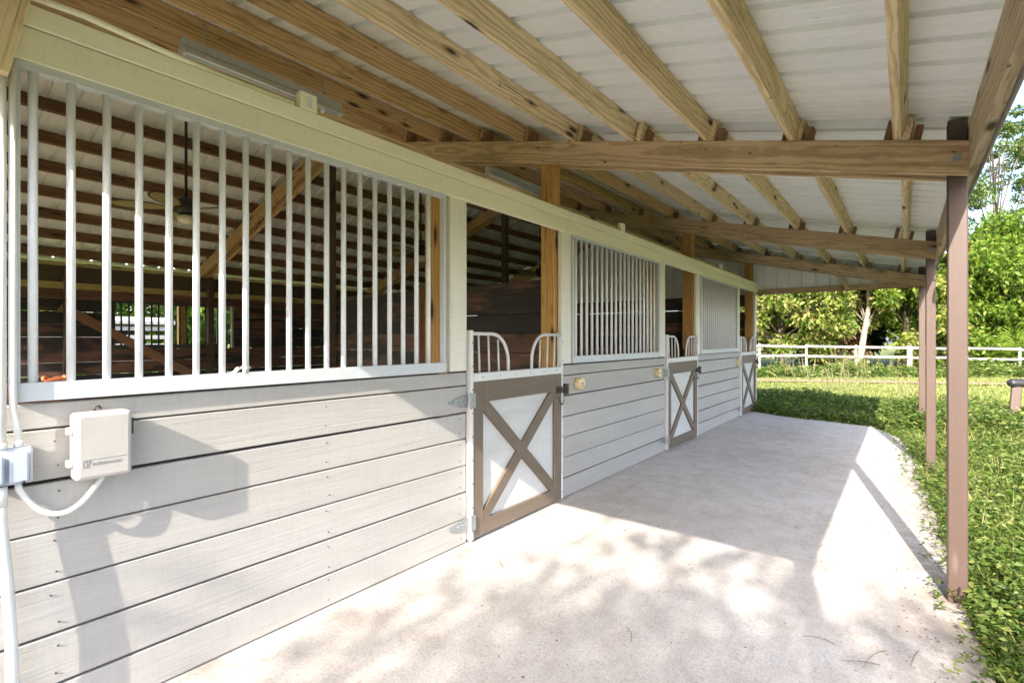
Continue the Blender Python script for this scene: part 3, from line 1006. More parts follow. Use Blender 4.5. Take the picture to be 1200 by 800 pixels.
# ------------------------------------------------------------------ electrics on the wall
t = thing('timer_box', 'beige plastic sprinkler timer box mounted on the white boards', 'timer box', (0.57, -0.05, 0.9))
bm = bmesh.new()
bmesh.ops.create_cube(bm, size=1.0)
bmesh.ops.scale(bm, vec=(0.165, 0.085, 0.235), verts=bm.verts)
bmesh.ops.bevel(bm, geom=list(bm.edges), offset=0.014, segments=3, affect='EDGES', profile=0.5)
me = bpy.data.meshes.new('case')
bm.to_mesh(me); bm.free()
me.materials.append(M['beige_plastic'])
case = put('case', me, Matrix.Translation((0.567, -0.058, 1.005)), t)
bx('back_plate', 0.495, 0.640, -0.0155, -0.0005, 0.90, 1.11, 'beige_plastic', t)
for zz in (1.062, 0.948):
    bx('catch', 0.468, 0.4842, -0.072, -0.045, zz - 0.012, zz + 0.012, 'white_metal', t)
for zz in (1.075, 1.045):
    rod('hinge_pin', (0.653, -0.075, zz - 0.014), (0.653, -0.075, zz + 0.014), 0.006, 'black', t)
V, F = join_geo([tube_geo([(0.552, -0.03, 1.122), (0.556, -0.03, 1.138), (0.566, -0.03, 1.140), (0.572, -0.03, 1.128)], 0.004, 6)])
put('hanger', mesh_from(V, F, 'iron', True), None, t)
# lettering
def text_mesh(body, size):
    cu = bpy.data.curves.new('lettering', 'FONT')
    cu.body = body
    cu.size = size
    cu.extrude = 0.0003
    cu.align_x = 'LEFT'
    o = bpy.data.objects.new('lettering', cu)
    C.objects.link(o)
    bpy.context.view_layer.update()
    me = bpy.data.meshes.new_from_object(o.evaluated_get(bpy.context.evaluated_depsgraph_get()))
    bpy.data.objects.remove(o)
    return me
lm = text_mesh('INTERMATIC', 0.0150)
lm.materials.clear()
lm.materials.append(M['ink'])
put('lettering', lm, Matrix.Translation((0.530, -0.1012, 0.938)) @ Matrix.Rotation(R(90), 4, 'X'), case)
fr = [box_geo(0.505, 0.526, -0.1016, -0.1008, 0.934, 0.9355), box_geo(0.505, 0.526, -0.1016, -0.1008, 0.9545, 0.956),
      box_geo(0.505, 0.5065, -0.1016, -0.1008, 0.9356, 0.9544), box_geo(0.5145, 0.516, -0.1016, -0.1008, 0.9356, 0.9544)]
V5, F5 = prism_geo([(0.5165, 0.9357), (0.519, 0.9357), (0.5265, 0.9544), (0.524, 0.9544)], -0.1016, -0.1008)
V, F = join_geo(fr + [(V5, F5), box_geo(0.505, 0.633, -0.1016, -0.1008, 0.9590, 0.9600)])
put('emblem', mesh_from(V, F, 'ink'), None, case)

t = thing('outlet_box', 'grey weatherproof double outlet box at the end of the white wall', 'outlet', (0.34, -0.04, 0.9))
bx('case', 0.255, 0.385, -0.050, -0.001, 0.905, 1.025, 'grey_plastic', t, bev=0.005)
bx('cover', 0.262, 0.312, -0.078, -0.0505, 0.915, 1.005, 'grey_plastic', t, bev=0.006)
bx('cover', 0.325, 0.372, -0.072, -0.0505, 0.912, 1.012, 'grey_plastic', t, bev=0.006)
rod('hinge_pin', (0.352, -0.074, 0.914), (0.362, -0.074, 0.914), 0.005, 'black', t)

def conduit(label, pts, r, coll=()):
    t = thing('conduit', label, 'pipe', pts[0], 'white electrical conduits by the outlet box')
    tube('pipe', pts, r, 'pvc', t, 14)
    for (p, q, rr) in coll:
        rod('coupling', p, q, rr, 'pvc', t, 14)
conduit('thick white conduit dropping from the outlet box to the floor', [(0.305, -0.045, 0.90), (0.308, -0.045, 0.80), (0.322, -0.05, 0.60), (0.332, -0.055, 0.40), (0.334, -0.055, 0.2), (0.330, -0.055, -0.02)], 0.0165, [((0.305, -0.045, 0.902), (0.307, -0.045, 0.84), 0.0195)])
conduit('thin white conduit with an offset bend above the outlet box', [(0.337, -0.040, 2.30), (0.337, -0.040, 1.22), (0.339, -0.038, 1.15), (0.350, -0.034, 1.08), (0.352, -0.034, 1.026)], 0.0105, [((0.352, -0.034, 1.048), (0.352, -0.034, 1.026), 0.0135)])
conduit('straight white conduit at the very edge above the outlet box', [(0.312, -0.042, 2.45), (0.312, -0.042, 1.026)], 0.0105, [((0.312, -0.042, 1.045), (0.312, -0.042, 1.026), 0.0135)])
arc = []
for j in range(15):
    tt = j / 14.0
    arc.append((0.352 + 0.225 * tt + 0.012 * math.sin(math.pi * tt), -0.040 - 0.012 * math.sin(math.pi * tt), 0.885 - 0.105 * math.sin(math.pi * (tt ** 0.8)) + 0.0 * tt))
conduit('flexible white hose looping from the outlet box to the timer box', [(0.350, -0.036, 0.905)] + arc + [(0.578, -0.042, 0.905)], 0.0095)
# conduit and junction boxes along the top of the header
hp = [(0.36, -0.052, 2.525), (0.52, -0.052, 2.530), (0.72, -0.050, 2.518), (0.95, -0.02, 2.5185), (1.32, -0.02, 2.5185)]
t = thing('header_cable', 'painted cable lying along the top of the header', 'cable', hp[0])
tube('sheath', hp, 0.012, 'header', t, 8)
for i, (xx, lab) in enumerate(((1.39, 'white junction box with blue toggle on the header near the camera'), (4.93, 'small white junction box on the header past the first door'), (8.55, 'farthest small white junction box on the header'))):
    t = thing('junction_box', lab, 'junction box', (xx, -0.01, 2.506), 'junction boxes on the header')
    bx('case', xx - 0.045, xx + 0.045, -0.045, 0.0, 2.5065, 2.59, 'header', t, bev=0.004)
    bx('bracket', xx - 0.012, xx + 0.012, -0.050, -0.0455, 2.515, 2.57, 'pvc', t)
    if i == 0:
        beam('toggle', (xx + 0.055, -0.055, 2.53), (xx + 0.075, -0.055, 2.53), 0.02, 0.028, 'grey_plastic', t, bev=0.004)

# strip lights under the purlins
def strip_light(xa, xb, y, lab):
    z = 3.27
    t = thing('strip_light', lab, 'strip light', (xa, y, z), 'fluorescent strip lights')
    z -= 0.02
    bx('housing', xa, xb, y - 0.035, y + 0.035, z - 0.05, z, 'rail_metal', t)
    V, F = prism_geo([(-0.075, -0.062), (-0.035, -0.010), (0.035, -0.010), (0.075, -0.062), (0.072, -0.064), (0.034, -0.013), (-0.034, -0.013), (-0.072, -0.064)], 0, xb - xa)
    V = [(v[1] + xa, v[0] + y, v[2] + z - 0.045) for v in V]
    put('reflector', mesh_from(V, F, 'white_metal'), None, t)
    for xx in (xa + 0.15, xb - 0.15):
        rod('hanger', (xx, y, z - 0.01), (xx, y, zf(y) + RAFT_H + 0.05), 0.004, 'steel', t, 6)
    for s in (-1, 1):
        rod('tube', (xa + 0.02, y + s * 0.028, z - 0.085), (xb - 0.02, y + s * 0.028, z - 0.085), 0.013, 'glass_tube', t)
    for xx in (xa + 0.01, xb - 0.01):
        bx('socket', xx - 0.008, xx + 0.008, y - 0.05, y + 0.05, z - 0.105, z - 0.065, 'white_metal', t)
strip_light(1.27, 2.40, 1.20, 'white fluorescent strip light under the purlins near the camera')
strip_light(4.22, 5.36, 1.20, 'white fluorescent strip light beyond the first roof beam')

# ceiling fans
def fan(x, lab, ang):
    y, zh = 3.50, 2.72
    t = thing('ceiling_fan', lab, 'ceiling fan', (x, y, zh), 'ceiling fans under the ridge')
    rod('down_rod', (x, y, zh + 0.1), (x, y, ZRIDGE + 0.1), 0.014, 'black', t)
    V, F = tube_geo([(x, y, zh + 0.12), (x, y, zh + 0.09), (x, y, zh + 0.02), (x, y, zh - 0.04), (x, y, zh - 0.06)], [0.03, 0.09, 0.11, 0.09, 0.04], 16)
    put('motor', mesh_from(V, F, 'black', True), None, t)
    V, F = tube_geo([(x, y, zh - 0.06), (x, y, zh - 0.08), (x, y, zh - 0.13), (x, y, zh - 0.15)], [0.05, 0.085, 0.07, 0.02], 16)
    put('lamp_shade', mesh_from(V, F, 'lamp_glass', True), None, t)
    prof = [(0.14, 0.03), (0.20, 0.055), (0.30, 0.085), (0.42, 0.095), (0.54, 0.085), (0.62, 0.05), (0.65, 0.0)]
    out = prof + [(a, -b2) for a, b2 in reversed(prof[:-1])]
    def blade(scale, z0, z1, mat):
        cx = 0.40
        pts = [(cx + (a - cx) * scale[0], b2 * scale[1]) for a, b2 in out]
        n = len(pts)
        V = [(a, b2, z0 + b2 * 0.2) for a, b2 in pts] + [(a, b2, z1 + b2 * 0.2) for a, b2 in pts]
        F = [tuple(range(n - 1, -1, -1)), tuple(range(n, 2 * n))] + [(i, (i + 1) % n, (i + 1) % n + n, i + n) for i in range(n)]
        return mesh_from(V, F, mat)
    m_in, m_rim = blade((0.90, 0.80), -0.004, 0.004, 'olive'), blade((1, 1), -0.002, 0.002, 'black')
    for j in range(5):
        mw = Matrix.Translation((x, y, zh)) @ Matrix.Rotation(R(ang + 72 * j), 4, 'Z')
        b_ = put('blade', m_rim, mw, t)
        put('woven_panel', m_in, mw, b_)
fan(2.14, 'ceiling fan with olive leaf-shaped blades behind the nearest barred opening', 10)
fan(5.36, 'ceiling fan over the second stall, seen past the end of the first grille', 40)
fan(8.59, 'ceiling fan on a long rod seen through the first door opening', 25)

# wooden disc hooks, cord and rag on the sill
for xx, lab in ((4.06, 'round wooden disc knob on the boards beside the first door latch'), (5.93, 'round wooden disc knob on the boards before the middle door'), (9.62, 'round wooden disc knob on the boards before the farthest door')):
    t = thing('wooden_knob', lab, 'wooden knob', (xx, 0, 0.985), 'wooden disc knobs on the stall wall')
    V, F = tube_geo([(xx, -0.003, 0.985), (xx, -0.05, 0.985), (xx, -0.056, 0.985)], [0.055, 0.057, 0.052], 20)
    put('disc', mesh_from(V, F, 'purlin'), None, t)
    V, F = tube_geo([(xx, -0.060, 0.985), (xx, -0.0565, 0.985)], 0.008, 8)
    put('bolt_head', mesh_from(V, F, 'iron'), None, t)
pts = [(0.46 + 0.035 * math.cos(a), 0.035 + 0.03 * math.sin(a), 1.241 + 0.006 * math.sin(3 * a)) for a in np.linspace(0, 5.6, 16)]
V, F = tube_geo(pts, 0.0055, 8)
tag(put('twine', mesh_from(V, F, 'orange_cord', True)), 'loop of orange twine lying on the grille sill above the timer box', 'twine')
pts = [(1.075 + 0.05 * t0 + 0.012 * math.sin(9 * t0), -0.01 + 0.018 * math.cos(7 * t0), 1.245 + 0.012 * math.sin(11 * t0)) for t0 in np.linspace(-0.8, 0.8, 26)]
V, F = tube_geo(pts, 0.0065, 8)
tag(put('knotted_string', mesh_from(V, F, 'pvc', True)), 'scrap of knotted white string on the sill of the nearest grille', 'string')

# floodlight on the eave
fx, fy, fz = 6.9, -2.76, 2.22
t = thing('floodlight', 'small white floodlight hanging from the eave near the second post', 'floodlight', (fx, fy, fz))
V, F = tube_geo([(fx - 0.09, fy - 0.03, fz - 0.06), (fx - 0.06, fy - 0.02, fz - 0.04), (fx + 0.02, fy, fz), (fx + 0.05, fy, fz + 0.02)], [0.062, 0.06, 0.04, 0.02], 14)
put('lamp_head', mesh_from(V, F, 'white_metal', True), None, t)
tube('arm', [(fx + 0.04, fy, fz + 0.015), (fx + 0.08, fy + 0.02, fz + 0.05), (fx + 0.08, fy + 0.066, fz + 0.07)], 0.012, 'white_metal', t, 8)

# ------------------------------------------------------------------ rear lean-to and trailer seen through the far window
lt = thing('rear_lean_to', 'rear lean-to roof on brown posts glimpsed through the far window', 'lean-to', (5.5, 8.6, 0))
for xx in (4.22, 0.6, 7.85):
    bx('post', xx, xx + 0.12, 9.55, 9.67, -0.15, 2.28, 'wall_post', lt, 'z')
bx('eave_beam', -0.1, 11.2, 9.57, 9.65, 2.283, 2.45, 'rafter', lt)
for yy in (7.9, 8.5, 9.1):
    bx('purlin', -0.1, 11.2, yy, yy + 0.04, 2.46, 2.58, 'purlin', lt)
ml = sheet_mesh(SW, 2.2)
for i in range(12):
    put('roof_sheet', ml, Matrix.Translation((-0.1 + SW * i, 7.66, 2.60 + 0.0008 * (i % 2))), lt)

tl = thing('horse_trailer', 'white slatted horse trailer parked behind the barn, seen through the far window', 'trailer', (5.6, 14.0, 0))
tx0, tx1, ty0, ty1 = 1.2, 5.35, 13.2, 15.0
for z0, z1 in ((0.55, 1.05), (1.18, 1.28), (1.40, 1.50), (1.62, 1.72)):
    V, F = join_geo([box_geo(tx0, tx1, ty0, ty0 + 0.04, z0, z1), box_geo(tx0, tx0 + 0.04, ty0 + 0.041, ty1, z0, z1), box_geo(tx1 - 0.04, tx1, ty0 + 0.041, ty1, z0, z1)])
    put('side_slat', mesh_from(V, F, 'trailer'), None, tl)
bx('inner_wall', tx0 + 0.06, tx1 - 0.06, ty1 - 0.06, ty1 - 0.02, 0.5, 1.8, 'trailer_dark', tl)
V, F = prism_geo([(ty0 - 0.05, 1.78), (ty0 - 0.05, 1.86), (ty0 + 0.5, 1.98), (ty1 - 0.5, 1.98), (ty1 + 0.05, 1.86), (ty1 + 0.05, 1.78)], tx0 - 0.05, tx1 + 0.05)
put('roof', mesh_from([(v[1], v[0], v[2]) for v in V], F, 'trailer'), None, tl)
for xx in (tx0 + 0.1, (tx0 + tx1) / 2, tx1 - 0.1):
    bx('upright', xx - 0.03, xx + 0.03, ty0 - 0.03, ty0 - 0.002, 0.5, 1.78, 'trailer', tl, 'z')
for xx in (3.0, 3.9):
    V, F = tube_geo([(xx, ty0 - 0.1, 0.24), (xx, ty0 + 0.12, 0.24)], 0.35, 20)
    put('wheel', mesh_from(V, F, 'black', True), None, tl)
bx('tail_light', tx0 - 0.012, tx0 - 0.001, ty0 + 0.1, ty0 + 0.2, 0.8, 1.0, 'red_lens', tl)

# ------------------------------------------------------------------ fence and hitching rail
fence = thing('rail_fence', 'weathered white two-rail board fence across the back of the lawn', 'fence', at(1040, 0, 22.0))
fp = [at(u, 0, 22.0) for u in (690, 757, 823, 890, 945, 1003, 1066, 1130, 1195, 1262, 1330)]
def fz_(p):
    q = (p - fp[0]).length / (fp[-1] - fp[0]).length
    return 0.20 - 0.33 * q
for i, p in enumerate(fp):
    h = fz_(p)
    thick = 0.09 if i == 6 else 0.045
    bx('post', p.x - thick, p.x + thick, p.y - thick, p.y + thick, -0.2, 1.12 + h, 'fence', fence, 'z')
    if i:
        q = fp[i - 1]
        toward = -FWD * 0.085
        for zr in (1.02, 0.62):
            beam('rail', q + toward + Vector((0, 0, zr + fz_(q) + rnd.uniform(-.03, .03))), p + toward + Vector((0, 0, zr + h + rnd.uniform(-.03, .03))), 0.03, 0.095, 'fence', fence)

hb = at(1188, -0.1, 9.0)
hr = thing('hitching_rail', 'low brown hitching rail with a thick black top bar in the weeds', 'hitching rail', hb)
for d in (0.0, 2.4):
    o = hb + RGT * d
    beam('leg', o + Vector((0, 0, -0.1)) - RGT * 0.02, o + Vector((0, 0, 0.66)) + RGT * 0.05, 0.10, 0.13, 'post_paint', hr, up=(0, 1, 0), bev=0.01)
pt0 = hb + Vector((0, 0, 0.72)) - RGT * 0.08
tube('top_bar', [pt0, pt0 + RGT * 0.04, pt0 + RGT * 2.8], [0.05, 0.075, 0.075], 'black', hr, 14)

# ------------------------------------------------------------------ trees
def tree(name, label, base, h, cr, nclump, nleaf, ls, lmat, seed, trunk_r=0.16, bark='bark', low=0.15, squash=0.8, group='trees behind the fence', lean=(0, 0), clump_r=0.25, flat=False):
    global rng
    rng = np.random.default_rng(seed)
    base = Vector(base)
    t = thing(name, label, 'tree', base, group)
    top = base + Vector((lean[0], lean[1], h * 0.82))
    parts = []
    steps = 7
    line = []
    for i in range(steps):
        s = i / (steps - 1)
        w = Vector((rng.normal() * 0.05, rng.normal() * 0.05, 0)) * h * 0.15 * (0 if i == 0 else 1)
        line.append(base.lerp(top, s) + w + Vector((0, 0, -0.15 if i == 0 else 0)))
    parts.append(tube_geo(line, [trunk_r * (1 - 0.82 * i / (steps - 1)) for i in range(steps)], 9))
    Cs = []
    for i in range(nclump):
        while True:
            p = rng.uniform(-1, 1, 3)
            q = np.linalg.norm(p)
            if q < 1 and (q > 0.45 or rng.random() < 0.25):
                break
        z = low * h + (p[2] * 0.5 + 0.5) * h * (1 - low)
        taper = 1.0 - 0.35 * max(0, (z / h - 0.55)) / 0.45
        c = np.array([base.x + lean[0] * z / h + p[0] * cr * taper, base.y + lean[1] * z / h + p[1] * cr * taper, base.z + z])
        Cs.append(c)
        if i % 2 == 0:
            s = min(0.95, max(0.12, (z / h) * 0.75))
            a = base.lerp(top, s)
            b2 = Vector(c)
            m_ = a.lerp(b2, 0.55) + Vector((0, 0, 0.05 * h))
            parts.append(tube_geo([a, m_, b2], [trunk_r * 0.38 * (1.1 - s), trunk_r * 0.2, 0.012], 5))
    V, F = join_geo(parts)
    V = [v - base for v in V]
    put('trunk', mesh_from(V, F, bark, True), Matrix.Translation(base), t)
    Ps, Ds = [], []
    for c in Cs:
        n = int(nleaf * rng.uniform(0.6, 1.4))
        r = cr * clump_r * rng.uniform(0.65, 1.35)
        d = rng.normal(size=(n, 3))
        d /= np.linalg.norm(d, axis=1, keepdims=True)
        rad = r * rng.uniform(0.25, 1.0, n) ** 0.6
        P = c + d * rad[:, None] * np.array([1, 1, squash])
        D = d * 0.6 + rng.normal(size=(n, 3)) * 0.6 + np.array([0, 0, -0.15])
        D /= np.linalg.norm(D, axis=1, keepdims=True)
        Ps.append(P); Ds.append(D)
    P, D = np.concatenate(Ps), np.concatenate(Ds)
    L = ls * rng.uniform(0.6, 1.4, len(P))
    V, T = leaves(P, D, L, L * 0.27, 0.3, 0.15)
    V = V - np.array(base)
    put('crown', np_mesh('crown', V, T, lmat), Matrix.Translation(base), t)
    return t

tree('leafy_tree', 'yellow-green bushy tree with pinkish leaf tips beside the barn corner', at(915, -0.1, 25), 8.5, 3.3, 75, 330, 0.20, 'leaf_yellow', 1, low=0.02)
tree('leafy_tree', 'dark tangled tree with brown dead leaves near the middle of the fence', at(980, -0.1, 27), 7.5, 2.2, 50, 260, 0.22, 'leaf_brown', 2, low=0.02)
tree('leafy_tree', 'bright tree with a pale leaning trunk behind the fence', at(1004, -0.1, 24.5), 7.5, 2.3, 40, 260, 0.19, 'leaf_bright', 3, trunk_r=0.17, bark='pale_bark', low=0.30, lean=(0.9, -0.9))
tree('leafy_tree', 'yellow-green tree left of the far walkway posts', at(1062, -0.1, 25), 8.5, 2.5, 60, 300, 0.19, 'leaf_yellow', 4, low=0.03)
tree('leafy_tree', 'bright green tree seen between the walkway posts', at(1105, -0.1, 25), 7.5, 2.4, 60, 300, 0.19, 'leaf_bright', 5, low=0.03)
tree('leafy_tree', 'large dense bright green tree right of the nearest post', at(1175, -0.1, 25.5), 7.4, 3.6, 95, 380, 0.20, 'leaf_bright', 6, low=0.03)
tree('leafy_tree', 'dense bright green tree at the right edge behind the fence', at(1270, -0.1, 26), 7.6, 3.4, 70, 300, 0.21, 'leaf_bright', 7, low=0.03)
tree('leafy_tree', 'dark green tree filling behind the yellow-green corner tree', at(870, -0.1, 30), 8.5, 4.0, 60, 240, 0.28, 'leaf_dark', 8, low=0.02)
tree('leafy_tree', 'dark green tree behind the tangled brown tree', at(985, -0.1, 31), 8.5, 3.6, 70, 260, 0.28, 'leaf_dark', 9, low=0.02)
tree('leafy_tree', 'dark green tree behind the walkway posts', at(1080, -0.1, 31), 8.0, 3.6, 70, 260, 0.28, 'leaf_dark', 10, low=0.02)
tree('leafy_tree', 'dark green tree behind the large bright green tree', at(1185, -0.1, 31), 7.6, 4.0, 70, 260, 0.28, 'leaf_dark', 12, low=0.02)
tree('pine_tree', 'tall sparse pine rising above the green trees against the sky', at(1168, -0.1, 34), 17.5, 3.6, 34, 260, 0.20, 'needle', 21, trunk_r=0.2, bark='bark', low=0.45, clump_r=0.20, squash=0.45)
tree('pine_tree', 'second sparse pine at the right edge against the sky', at(1230, -0.1, 36), 19, 3.8, 34, 260, 0.20, 'needle', 22, trunk_r=0.2, bark='bark', low=0.42, clump_r=0.20, squash=0.45)
gb = 'trees behind the barn'
tree('leafy_tree', 'bright green tree seen through the left of the far window', (6.0, 21, -0.1), 8, 4.0, 60, 240, 0.28, 'leaf_bright', 31, low=0.02, group=gb)
tree('leafy_tree', 'yellow-green tree seen through the right of the far window', (12.0, 22, -0.1), 8, 4.2, 60, 240, 0.28, 'leaf_yellow', 32, low=0.02, group=gb)
tree('leafy_tree', 'bright green tree beyond the rear lean-to end', (19.0, 22, -0.1), 8, 4.2, 60, 240, 0.28, 'leaf_bright', 33, low=0.02, group=gb)
# the tree behind the camera that throws the dappled shade on the slab
tree('shade_tree', 'spreading tree behind the camera that dapples the concrete with shade', (-9.6, -4.16, -0.1), 7.95, 2.1, 74, 150, 0.14, 'leaf_bright', 41, low=0.5, group=None, trunk_r=0.2, clump_r=0.34)

# unseen tree row added behind the camera to block sky from the near wall
gs = 'trees added behind the camera to block sky'
ords = ['first', 'second', 'third', 'fourth', 'fifth', 'sixth']
for i, (x, y) in enumerate(((-14.5, -9.5), (-15.5, -4.0), (-15.5, 1.5), (-15.0, 7.0))):
    tree('leafy_tree', 'dark green tree added behind the camera to block sky, %s of that row from the lawn side' % ords[i], (x, y, -0.1), 6.6, 3.3, 36, 150, 0.45, 'leaf_dark', 70 + i, low=0.02, group=gs, clump_r=0.33)
# fan palms at the tree line
def palmetto(label, base, n, L, seed):
    r = np.random.default_rng(seed)
    t = thing('palmetto', label, 'palm shrub', base, 'fan palms at the tree line')
    for k in range(n):
        az, el = r.uniform(0, 2 * math.pi), r.uniform(0.35, 1.2)
        hd = Vector((math.cos(az) * math.cos(el), math.sin(az) * math.cos(el), math.sin(el)))
        hub = Vector(base) + hd * L * r.uniform(0.7, 1.1)
        V, F = tube_geo([Vector(base), hub], [0.018, 0.009], 5)
        side = hd.cross(Vector((0, 0, 1))).normalized()
        upv = side.cross(hd)
        m = 16
        for j in range(m):
            a = R(-105 + 210 * j / (m - 1))
            d = hd * math.cos(a) + side * math.sin(a)
            w = upv.cross(d).normalized() * 0.028
            ln = L * 0.62 * (1 - 0.15 * abs(math.sin(a)))
            tip = hub + d * ln - Vector((0, 0, 0.12 * ln))
            mid = hub + d * ln * 0.5
            o = len(V)
            V += [hub, mid + w, tip, mid - w]
            F += [(o, o + 1, o + 2), (o, o + 2, o + 3)]
        put('frond', mesh_from([v - Vector(base) for v in V], F, 'leaf_bright'), Matrix.Translation(base), t)
palmetto('fan palm shrub with broad fronds behind the fence at right', at(1186, 0.25, 23.2), 16, 1.35, 51)
palmetto('smaller fan palm shrub behind the fence left of the right edge palm', at(1156, 0.15, 23.4), 10, 1.0, 52)

# ------------------------------------------------------------------ low growth
from math import hypot
poly = np.array(SLAB)
def inside_slab(P):
    x, y = P[:, 0], P[:, 1]
    res = np.zeros(len(P), bool)
    n = len(poly)
    j = n - 1
    for i in range(n):
        xi, yi = poly[i]; xj, yj = poly[j]
        c = ((yi > y) != (yj > y)) & (x < (xj - xi) * (y - yi) / (yj - yi + 1e-12) + xi)
        res ^= c
        j = i
    return res
def ok_ground(P, margin=0.0):
    return ~inside_slab(P) & ~((P[:, 1] > -0.02) & (P[:, 1] < 7.3) & (P[:, 0] < 11.3))
def clumpy(P, s=1.3, ph=0.0):
    return 0.5 + 0.25 * np.sin(P[:, 0] * s + ph + 1.7 * np.sin(P[:, 1] * s * 0.8)) + 0.25 * np.sin(P[:, 1] * s * 1.3 + 2.1 + ph)

rng = np.random.default_rng(99)
def weeds(P, hmax, nl, ls):
    n = len(P)
    h = hmax * rng.uniform(0.45, 1.1, n)
    idx = np.repeat(np.arange(n), nl)
    f = rng.uniform(0.05, 1.0, len(idx)) ** 0.7
    lean = rng.normal(size=(n, 2)) * 0.25
    base = np.empty((len(idx), 3))
    spread = 0.35
    az = rng.uniform(0, 2 * np.pi, len(idx))
    base[:, 0] = P[idx, 0] + lean[idx, 0] * h[idx] * f
    base[:, 1] = P[idx, 1] + lean[idx, 1] * h[idx] * f
    base[:, 2] = -0.10 + h[idx] * f
    el = rng.uniform(-0.25, 0.9, len(idx))
    D = np.stack([np.cos(az) * np.cos(el), np.sin(az) * np.cos(el), np.sin(el)], 1)
    L = ls[idx] * rng.uniform(0.5, 1.5, len(idx))
    V, T = leaves(base, D, L, L * rng.uniform(0.13, 0.27, len(idx)), 0.35, 0.25)
    return V, T
parts = []
# near verge along the slab edge and the weedy lawn to the right
def scatter(n, x0, x1, y0, y1, keep=None):
    P = np.stack([rng.uniform(x0, x1, n), rng.uniform(y0, y1, n)], 1)
    P = P[ok_ground(P)]
    if keep is not None:
        P = P[rng.random(len(P)) < keep(P)]
    return P
P = scatter(30000, 0.6, 6.0, -5.5, -2.55, keep=lambda P: np.clip(0.25 + 1.1 * (clumpy(P, 4.3) * clumpy(P, 9.0, 1.3)) ** 0.7, 0.12, 1))
parts.append(weeds(P, 0.05 + 0.12 * clumpy(P, 1.6), 9, 0.021 + 0.020 * clumpy(P, 2.1, 1.0)))
P = scatter(19000, 6.0, 12.0, -8.5, -2.2, keep=lambda P: np.clip(0.2 + 1.1 * clumpy(P, 3.1) * clumpy(P, 6.0, 1.3), 0.1, 1))
parts.append(weeds(P, 0.08 + 0.17 * clumpy(P, 1.2), 8, 0.036 + 0.026 * clumpy(P, 1.5)))
# taller shaded patch just past the end of the slab
P = scatter(6500, 10.35, 14.6, -4.2, 1.5, keep=lambda P: np.clip(1.25 - (P[:, 0] - 10.4) / 4.6, 0, 1))
parts.append(weeds(P, 0.17 + 0.22 * clumpy(P, 1.7), 12, np.full(len(P), 0.062)))
# bushier weeds around the hitching rail
P = scatter(2600, 7.4, 11.5, -8.5, -4.4)
parts.append(weeds(P, 0.18 + 0.22 * clumpy(P, 1.1, 2.0), 11, np.full(len(P), 0.085)))
# creeping weeds over the slab edge
E_ = []
for i in range(1, len(SLAB) - 2):
    a, b2 = np.array(SLAB[i]), np.array(SLAB[i + 1])
    m = int(np.linalg.norm(b2 - a) * 38)
    tt = rng.random((m, 1))
    E_.append(a + (b2 - a) * tt + rng.normal(size=(m, 2)) * np.array([0.05, 0.075]))
P = np.concatenate(E_)
P = P[P[:, 1] < -0.15]
V, T = weeds(P, np.full(len(P), 0.08), 8, np.full(len(P), 0.028))
V[:, 2] += 0.035
parts.append((V, T))
# big-leaved clump at the foot of the nearest post
P = np.array([4.0, -2.86]) + rng.normal(size=(130, 2)) * np.array([0.28, 0.13])
P2 = np.array([3.45, -2.80]) + rng.normal(size=(60, 2)) * np.array([0.2, 0.07])
P = np.concatenate([P, P2])
P = P[ok_ground(P)]
parts.append(weeds(P, np.full(len(P), 0.22), 16, np.full(len(P), 0.04)))
# growth along the fence
n = 2600
uu = rng.uniform(700, 1330, n)
dd = rng.uniform(19.6, 23.2, n)
P = np.array([[*(at(u, 0, d).xy)] for u, d in zip(uu, dd)])
P = P[ok_ground(P)]
parts.append(weeds(P, 0.25 + 0.75 * clumpy(P, 0.9) * clumpy(P, 2.3, 1.0), 13, np.full(len(P), 0.13)))
V, T = catV(parts)
tag(put('weeds', np_mesh('weeds', V, T, 'weed')), 'leafy green weeds growing over the lawn along the slab edge', 'weeds', kind='stuff')

def blades(P, h, w):
    n = len(P)
    az = rng.uniform(0, 2 * np.pi, n)
    el = rng.uniform(0.7, 1.5, n)
    D = np.stack([np.cos(az) * np.cos(el), np.sin(az) * np.cos(el), np.sin(el)], 1)
    B = np.column_stack([P, np.full(n, -0.115)])
    L = h * rng.uniform(0.5, 1.3, n)
    return leaves(B, D, L, np.full(n, w) * rng.uniform(0.6, 1.3, n), 0.2, 0.1)
parts = []
P = scatter(45000, 0.6, 11.0, -8.0, -2.5)
parts.append(blades(P, 0.05 + 0.14 * clumpy(P, 2.7, 0.7), 0.0032))
uu = rng.uniform(660, 1330, 52000)
dd = 10.5 + 11.0 * rng.random(52000) ** 1.2
P = np.stack([CAMP.x + FWD.x * dd + RGT.x * (uu - 600) / 600 * dd, CAMP.y + FWD.y * dd + RGT.y * (uu - 600) / 600 * dd], 1)
P = P[ok_ground(P)]
parts.append(blades(P, 0.10, 0.011))
tc_ = scatter(900, 0.8, 11.5, -8.0, -2.75)
P = np.repeat(tc_, 16, axis=0) + rng.normal(size=(len(tc_) * 16, 2)) * 0.035
P = P[ok_ground(P)]
parts.append(blades(P, 0.24, 0.0035))
V, T = catV(parts)
tag(put('lawn_grass', np_mesh('lawn_grass', V, T, 'grass')), 'short pale green grass of the lawn', 'grass', kind='stuff')
